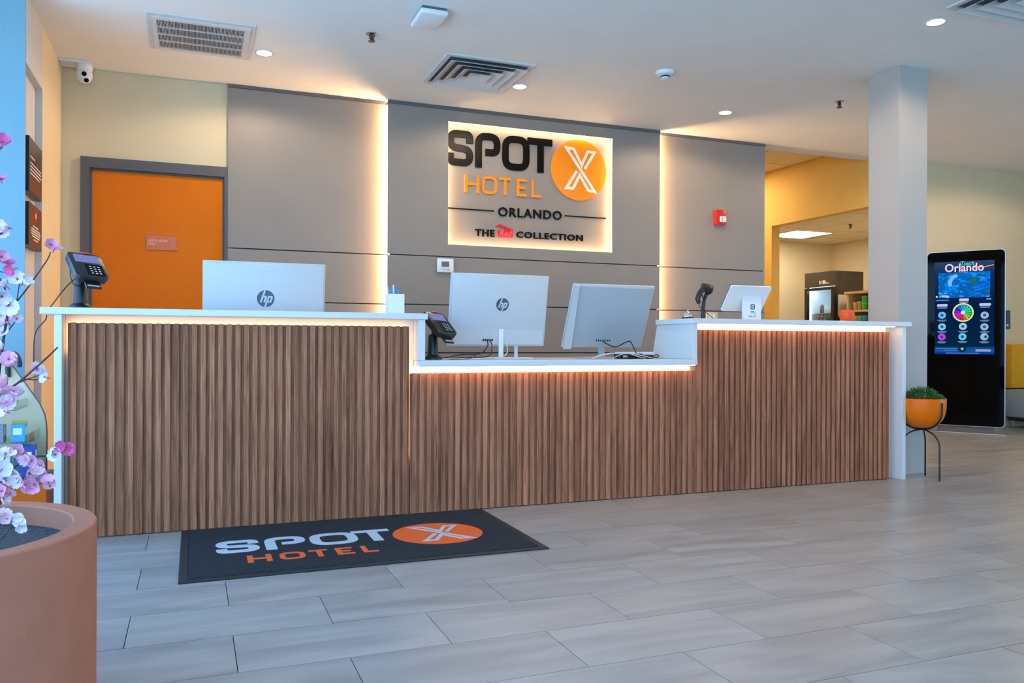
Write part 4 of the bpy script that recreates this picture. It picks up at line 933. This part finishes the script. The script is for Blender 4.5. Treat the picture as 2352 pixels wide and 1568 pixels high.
for (cn_, w_), y in zip((('dark', 'leftmost dark bottle'), ('clear', 'clear bottle next to the left dark bottle'), ('clear', 'clear bottle next to the right dark bottle'), ('dark', 'rightmost dark bottle')), (FY1 - .20, FY1 - .28, FY1 - .36, FY1 - .44)):
    bottle(FX0 + .13, y, 1.3485, .13, cn_, w_ + ' on the upper cooler shelf', 'bottles on the upper cooler shelf')
s = thing('paper_notice', (8.02, 8.50, 1.2), 'pale paper notice taped to the side of the drink cooler', 'notice')
M_paper = mat('cream_paper', (214, 196, 166), .8, noise=(20, .03))
MB().box(7.945, 8.135, 8.5035, 8.5055, 1.30, 1.585).build('sheet', M_paper, s)
pl = MB().box(8.02, 8.05, 8.503, 8.5035, 1.535, 1.542)
for i in range(8): pl.box(7.975, 8.105 - (i % 3) * .015, 8.503, 8.5035, 1.50 - i * .022, 1.503 - i * .022)
pl.build('text_lines', mat('faint_print', (160, 145, 125), .8), s)
s = thing('ceiling_light_panel', (8.14, 7.24, ZN), 'unseen light panel added to brighten the snack nook', 'light panel')  # hidden panel, added for more light in the nook
MB().frame((7.83, 8.45, 6.93, 7.55), (7.845, 8.435, 6.945, 7.535), (0, 0, ZN - .012), EX, EY, EZ, .011).build('frame', M_vent, s)
MB().box(7.845, 8.435, 6.945, 7.535, ZN - .010, ZN - .004).build('diffuser', MATS['nook_light'], s)
s = thing('ceiling_light_panel', (5.95, 8.6, ZC), 'unseen light panel added to brighten the corridor', 'light panel')  # out-of-view panel, added to light the corridor walls
MB().frame((5.64, 6.26, 8.29, 8.91), (5.655, 6.245, 8.305, 8.895), (0, 0, ZC - .012), EX, EY, EZ, .011).build('frame', M_vent, s)
MB().box(5.655, 6.245, 8.305, 8.895, ZC - .010, ZC - .004).build('diffuser', emat('corridor_light', (1.0, .80, .5), 24, True), s)
# snack shelf
s = thing('snack_shelf', (8.2, 8.0, 0), 'light wooden snack shelf with dark back beside the drink cooler', 'shelf')
M_oak = mat('light_oak', (200, 170, 120), .55, noise=((40, 40, 4), .1)); M_blk = mat('shelf_back', (30, 26, 24), .7, noise=(10, .05))
SX0, SX1, SY0, SY1 = 7.90, 8.3, 7.55, 8.30
MB().box(SX0 - .02, SX1, SY0, SY1 + .03, 1.575, 1.605).build('top_board', M_oak, s)
MB().box(SX0, SX1, SY1 - .03, SY1, 0, 1.5745).build('side_board', M_oak, s); MB().box(SX0, SX1, SY0, SY0 + .03, 0, 1.5745).build('side_board', M_oak, s)
MB().box(SX1 - .02, SX1, SY0 + .03, SY1 - .03, 0, 1.5745).build('back_board', M_blk, s)
for z in (.5, 1.165, 1.34): MB().box(SX0, SX1 - .02, SY0 + .03, SY1 - .03, z, z + .025).build('shelf_board', M_oak, s)
def tubx(x, y, z, r_, h_, col, cn_, lb, grp):
    p = Vector((x, y, z)); rt = thing('snack_cup', p, lb, 'snack cup', grp)
    MB().lathe([(0, 0), (r_ * .8, 0), (r_, h_ * .88)], p, 16).build('cup', mat('snack_' + cn_, col, .45), rt, smooth=True)
    MB().lathe([(r_ * 1.05, h_ * .88), (r_ * 1.05, h_), (0, h_)], p, 16).build('lid', mat('snack_lid_' + cn_, tuple(min(255, c + 40) for c in col), .45), rt)
tubx(7.97, 8.22, 1.3655, .035, .10, (206, 180, 110), 'tan', 'tan snack cup on the snack shelf nearest the cooler', None)
tubx(7.97, 8.135, 1.3655, .038, .11, (198, 142, 100), 'brown', 'brown snack cup in the middle of the snack shelf', None)
tubx(7.95, 8.04, 1.3655, .04, .085, (60, 190, 50), 'green', 'lower green snack cup of the stack by the column', None)
tubx(7.95, 8.04, 1.451, .04, .085, (60, 190, 50), 'green', 'upper green snack cup of the stack by the column', None)
tubx(7.97, 8.215, 1.1905, .036, .10, (206, 204, 40), 'lime', 'yellow snack cup low on the snack shelf', None)
tubx(7.97, 8.13, 1.1905, .036, .10, (120, 176, 190), 'teal', 'pale teal snack cup low on the snack shelf', None)
tubx(7.96, 8.04, 1.1905, .036, .10, (40, 150, 190), 'blue', 'blue snack cup low on the snack shelf', None)

# ================================================================== SUNDRIES RACK ON THE LEFT
RX, RY, RN = -.70, 4.75, 4.44
s = thing('sundries_rack', (-1.0, 4.6, 0), 'open sundries rack with a milky end panel on an orange base left of the desk', 'display rack')
M_orb = mat('orange_laminate', (214, 92, 0), .4, noise=(4, .03), spec=.2)
MB().box(-1.45, -.658, RN, 4.756, .02, .244).build('base_cabinet', M_orb, s)
MB().box(-1.47, -.655, RN - .01, 4.76, .2442, .258).build('base_top', mat('grey_brown_board', (120, 108, 96), .5, noise=(8, .05)), s)
M_acr = glass_mat('clear_acrylic', (.90, .93, .92), rough=.02)
M_milk = mat('milky_acrylic', (214, 186, 150), .3, noise=(4, .03))
prof = [(-1.45, .2585), (-.702, .2585), (-.701, .44), (-.704, .50), (-.712, .545), (-.735, .60), (-.841, .77), (-.90, .86), (-1.45, .9)]
MB().prism(prof, (0, RY, 0), EX, EZ, EY, .006).build('end_panel', M_milk, s)
M_edge = mat('acrylic_edge', (86, 84, 72), .2)
MB().stroke([p for p in prof[1:8]], .005, (0, RY - .003, 0), EX, EZ, EY, .009).build('edge_strip', M_edge, s)
for z, x1 in ((.2586, -.69), (.43, -.715), (.585, -.77)):
    MB().box(-1.44, x1 - .02, RN + .003, 4.7485, z, z + .006).build('shelf', M_acr, s)
    MB().box(x1 - .02, x1 - .016, RN + .003, 4.7485, z, z + .045).build('shelf_lip', M_acr, s)
snk = [((-.79, 4.79, .2687), (.07, .06, .15), (40, 60, 130), 'navy blue carton with white front panel low on the sundries rack'),
       ((-.80, 4.87, .2687), (.07, .06, .14), (180, 36, 40), 'red carton low on the sundries rack'),
       ((-.83, 4.96, .2687), (.08, .07, .15), (90, 170, 200), 'light blue carton low on the sundries rack'),
       ((-.84, 5.06, .2687), (.08, .07, .16), (150, 180, 70), 'lime green carton low on the sundries rack'),
       ((-.90, 4.79, .2687), (.07, .07, .13), (190, 205, 220), 'white carton low on the sundries rack'),
       ((-.83, 4.79, .4362), (.06, .07, .08), (60, 150, 175), 'teal and yellow carton on the middle rack shelf'),
       ((-.84, 4.90, .4362), (.06, .06, .09), (196, 170, 70), 'yellow carton on the middle rack shelf'),
       ((-.94, 4.80, .4362), (.09, .08, .08), (130, 130, 140), 'grey carton on the middle rack shelf'),
       ((-.92, 4.80, .5912), (.07, .08, .07), (196, 196, 150), 'pale yellow carton on the top rack shelf')]
for (x, y, z), (w_, d_, h_), c_, lb in snk:
    y = 4.50 + (y - 4.79) * .72; x = x * .945; z -= .004 if z < .4 else 0
    rt = thing('carton', (x, y, z), lb, 'carton', 'cartons on the sundries rack')
    MB().box(x - w_ / 2, x + w_ / 2, y - d_ / 2 + .01, y + d_ / 2, z, z + h_).build('box', mat('carton_%d_%d' % (c_[0], c_[1]), c_, .45, noise=(40, .1)), rt)
    MB().box(x + w_ / 2, x + w_ / 2 + .0008, y - d_ * .3 + .01, y + d_ * .3, z + h_ * .35, z + h_ * .85).box(x - w_ * .3, x + w_ * .3, y - d_ / 2 + .0092, y - d_ / 2 + .01, z + h_ * .4, z + h_ * .8).build('label_panel', mat('carton_label', (222, 214, 196), .5), rt)
tag(MB().tube(catmull([(-.872, 4.742, .735), (-.872, 4.738, .80), (-.855, 4.735, .85), (-.835, 4.735, .845), (-.822, 4.738, .81), (-.824, 4.74, .785)]), [.012] * 31, 8).build('black_strap', M_black, loc=(-.85, 4.76, .72), smooth=True), 'curved black strap hanging on the sundries rack', 'strap')

# ================================================================== PLANTER WITH BLOSSOM BRANCHES
pz, pc, pr0 = .50, Vector((-.5717, 2.0854, 0)), .3632
r = thing('round_planter', pc, 'large round terracotta pink planter in the left foreground', 'planter')
M_terra = mat('terracotta_resin', (176, 112, 88), .7, noise=(12, .05), bump=(120, .05), spec=.2)
MB().lathe([(0, 0), (pr0 - .01, 0), (pr0, .01), (pr0, pz - .003), (pr0 - .003, pz), (pr0 - .047, pz), (pr0 - .05, pz - .003), (pr0 - .05, .3)], pc, 96).build('pot', M_terra, r, smooth=True)
MB().lathe([(0, .452), (pr0 - .05, .452)], pc, 64).build('soil', mat('grey_moss', (58, 60, 62), .95, noise=(60, .25), bump=(90, .8)), r)
tag(MB().box(-.40, -.36, 2.0, 2.05, .4525, .457).build('price_card', mat('clear_card', (120, 140, 155), .2), loc=(-.38, 2.02, .4525)), 'small clear card lying on the planter soil', 'card')
bt_ = thing('blossom_branches', pc + EZ * .452, 'artificial cherry branches with pink and white blossoms in the planter', 'plant')
M_bark = mat('dark_bark', (74, 56, 50), .8, noise=(60, .3))
# world plane of each twig: y as listed; pixel-measured outlines converted to metres (x, z)
def W_(u, v_, y):
    q = _R.transposed() @ Vector(((u - 1176) / FPX, (v_ - 784 - SHPX) / FPX, 1)); return Vector((0, 0, CAMH)) + q * (y / q.y)
TW = [(2.06, [(-60, 1210), (-20, 980), (5, 800), (16, 730), (24, 690)], .0042), (2.06, [(24, 690), (42, 688), (105, 602), (116, 578)], .002),
      (2.00, [(-60, 1190), (-20, 960), (0, 908), (40, 880), (100, 828), (133, 797)], .003), (2.02, [(-40, 1180), (-10, 1120), (25, 1078), (75, 1050), (110, 1046), (135, 1034), (150, 1028)], .0026),
      (1.98, [(-50, 1190), (-20, 1130), (0, 1112), (60, 1108), (105, 1110)], .0022), (1.96, [(-60, 1270), (-20, 1255), (0, 1240), (25, 1212), (42, 1203)], .002),
      (2.05, [(-40, 1200), (0, 1155), (15, 1132), (40, 1112)], .004), (2.10, [(-50, 1100), (-30, 700), (-15, 560), (5, 535), (14, 527)], .0028), (2.10, [(-30, 700), (-20, 480), (-4, 420), (3, 412)], .002),
      (2.10, [(-20, 480), (-12, 380), (3, 335)], .002), (2.04, [(40, 880), (70, 868), (90, 862)], .0015), (2.04, [(55, 870), (85, 872), (105, 866)], .0015), (2.06, [(20, 720), (36, 700), (45, 650)], .0018), (2.06, [(20, 715), (14, 690), (12, 660)], .0018),
      (2.06, [(22, 690), (0, 640), (-20, 620), (10, 625), (25, 614)], .0016), (2.06, [(10, 770), (30, 745), (38, 735)], .0016), (2.02, [(60, 1058), (90, 1075), (98, 1080)], .0015)]
for y, pts, rad in TW:
    p3 = catmull([W_(u, v_, y + .01 * math.sin(i * 1.7)) for i, (u, v_) in enumerate(pts)], 4); n_ = len(p3)
    MB().tube(p3, [rad * (1 - .45 * i / n_) for i in range(n_)], 6).build('twig', M_bark, bt_)
MB().tube([pc + EZ * .453, W_(-60, 1200, 2.04)], .008, 8).build('twig', M_bark, bt_)
MB().tube([pc + EZ * .453, W_(-60, 1270, 1.97)], .006, 8).build('twig', M_bark, bt_)
MB().tube([W_(-60, 1210, 2.05), W_(-50, 1100, 2.09)], .006, 8).build('twig', M_bark, bt_)
def petal_mat(name, c0):
    m = mat(name, c0, .6, noise=(90, .06)); b_ = m.node_tree.nodes['Principled BSDF']; b_.inputs['Subsurface Weight'].default_value = 0.0; return m
PM = {'w': petal_mat('white_petal', (238, 226, 236)), 'p': petal_mat('pink_petal', (240, 176, 204)), 'm': petal_mat('magenta_petal', (232, 110, 168)), 'l': petal_mat('pale_pink_petal', (240, 206, 218))}
def blossom_mesh(name, m, cup):
    mb = MB()
    for i in range(5):
        a = 2 * math.pi * i / 5; d_ = Vector((math.cos(a), math.sin(a), 0)); s_ = Vector((-math.sin(a), math.cos(a), 0))
        def pt(t, w): return d_ * (.0165 * t) * (1 - cup * .35 * t) + s_ * w + EZ * (.0165 * t * t * cup + abs(w) * .25)
        rows = [(.06, .0014), (.28, .0048), (.52, .0076), (.74, .0086), (.92, .0066), (1.0, .0034)]
        vs_ = []
        for k_, (t, w) in enumerate(rows):
            wv = .0012 * math.sin(3.1 * k_ + i * 2.2)
            vs_ += [pt(t, -w) + EZ * wv, pt(t, -w * .5) - EZ * wv * .6, pt(t - (.10 if k_ == 5 else 0), 0) - EZ * .0008, pt(t, w * .5) + EZ * wv * .5, pt(t, w) - EZ * wv]
        fs = []
        for k_ in range(len(rows) - 1):
            for q in range(4): fs.append((k_ * 5 + q, k_ * 5 + q + 1, k_ * 5 + 6 + q, k_ * 5 + 5 + q))
        mb.add(vs_, fs)
    return mb
def stamen_mesh():
    mb = MB()
    for i in range(7):
        a = 2 * math.pi * i / 7; mb.tube([(0, 0, .0005), (.0022 * math.cos(a), .0022 * math.sin(a), .0048)], [.0004, .0003], 4)
    mb.lathe([(0, -.003), (.0018, -.001), (.0018, .0006), (0, .0012)], (0, 0, 0), 8)
    mb.tube([(0, 0, -.002), (0, 0, -.012)], [.0016, .0009], 6)
    return mb
protos = {}
M_stam = mat('rose_stamen', (186, 92, 124), .7)
FL = [(5, 330, 'm', 2.10, 1.3), (2, 412, 'm', 2.10, .9), (15, 522, 'w', 2.10, 1.2), (5, 530, 'l', 2.10, 1.0), (117, 562, 'p', 2.06, 1.0), (126, 570, 'p', 2.06, 1.0), (2, 590, 'p', 2.06, 1.0), (18, 606, 'm', 2.06, 1.1), (30, 618, 'm', 2.06, 1.0),
      (40, 642, 'w', 2.06, 1.2), (55, 650, 'w', 2.06, 1.1), (12, 655, 'w', 2.06, 1.2), (4, 680, 'w', 2.03, 1.3), (20, 700, 'w', 2.03, 1.5), (8, 705, 'l', 2.05, 1.2), (16, 738, 'p', 2.06, 1.2), (38, 732, 'l', 2.06, .9), (6, 765, 'w', 2.06, 1.0), (4, 800, 'w', 2.05, 1.0),
      (20, 825, 'p', 2.04, 1.2), (28, 838, 'p', 2.04, 1.1), (84, 848, 'l', 2.04, 1.1), (94, 852, 'w', 2.04, 1.0), (105, 866, 'w', 2.04, 1.0), (10, 888, 'p', 2.0, 1.4), (28, 900, 'p', 2.0, 1.3), (40, 908, 'l', 2.0, 1.1), (14, 925, 'w', 2.0, 1.2), (2, 915, 'p', 2.0, 1.3), (12, 945, 'l', 2.0, .9),
      (147, 1022, 'm', 2.02, 1.0), (156, 1030, 'm', 2.02, 1.0), (160, 1036, 'm', 2.02, .8), (12, 1045, 'w', 1.98, 1.4), (38, 1034, 'p', 2.0, 1.1), (48, 1040, 'p', 2.0, 1.0), (66, 1052, 'l', 2.0, 1.1), (74, 1058, 'p', 2.0, .9), (118, 1036, 'w', 2.02, 1.0), (128, 1044, 'w', 2.02, 1.1),
      (4, 1082, 'w', 1.98, 1.5), (24, 1090, 'w', 1.98, 1.3), (42, 1096, 'w', 1.98, 1.3), (12, 1108, 'l', 1.98, 1.2), (56, 1112, 'p', 1.98, 1.2), (66, 1116, 'p', 1.98, 1.1), (80, 1112, 'p', 1.98, 1.2), (94, 1070, 'p', 2.02, 1.1), (103, 1082, 'p', 2.02, 1.1), (108, 1096, 'p', 2.0, 1.0), (112, 1110, 'p', 1.98, 1.1), (115, 1118, 'l', 1.98, .9), (68, 1086, 'l', 2.0, 1.0), (84, 1084, 'l', 2.0, 1.0),
      (4, 1128, 'p', 1.98, 1.2), (22, 1134, 'p', 1.98, .8), (6, 1145, 'l', 1.98, .9), (10, 1182, 'l', 1.96, 1.0), (16, 1190, 'l', 1.96, .9), (46, 1196, 'w', 1.96, .9), (50, 1206, 'w', 1.96, .9), (42, 1188, 'w', 1.96, .7),
      (-25, 640, 'p', 2.06, 1.2), (-30, 760, 'w', 2.05, 1.2), (-25, 880, 'p', 2.0, 1.3), (-30, 1060, 'w', 1.98, 1.3), (-35, 1120, 'p', 1.98, 1.3), (-20, 480, 'm', 2.10, 1.1)]
for i, (u, v_, c_, y, sc) in enumerate(FL):
    key = (c_, i % 2)
    if key not in protos: protos[key] = blossom_mesh('blossom', PM[c_], .35 if i % 2 else .85).build('blossom', PM[c_], smooth=True); o = protos[key]; st = stamen_mesh().build('stamen', M_stam); st.parent = o
    else: o = copy_tree(protos[key])
    o.parent = bt_; o.location = W_(u, v_, y - .01) - bt_.location; o.scale = (sc,) * 3
    o.rotation_euler = (random.uniform(.3, 2.1), random.uniform(-.9, .9), random.uniform(-1, 1))
print('objects', len(bpy.data.objects))
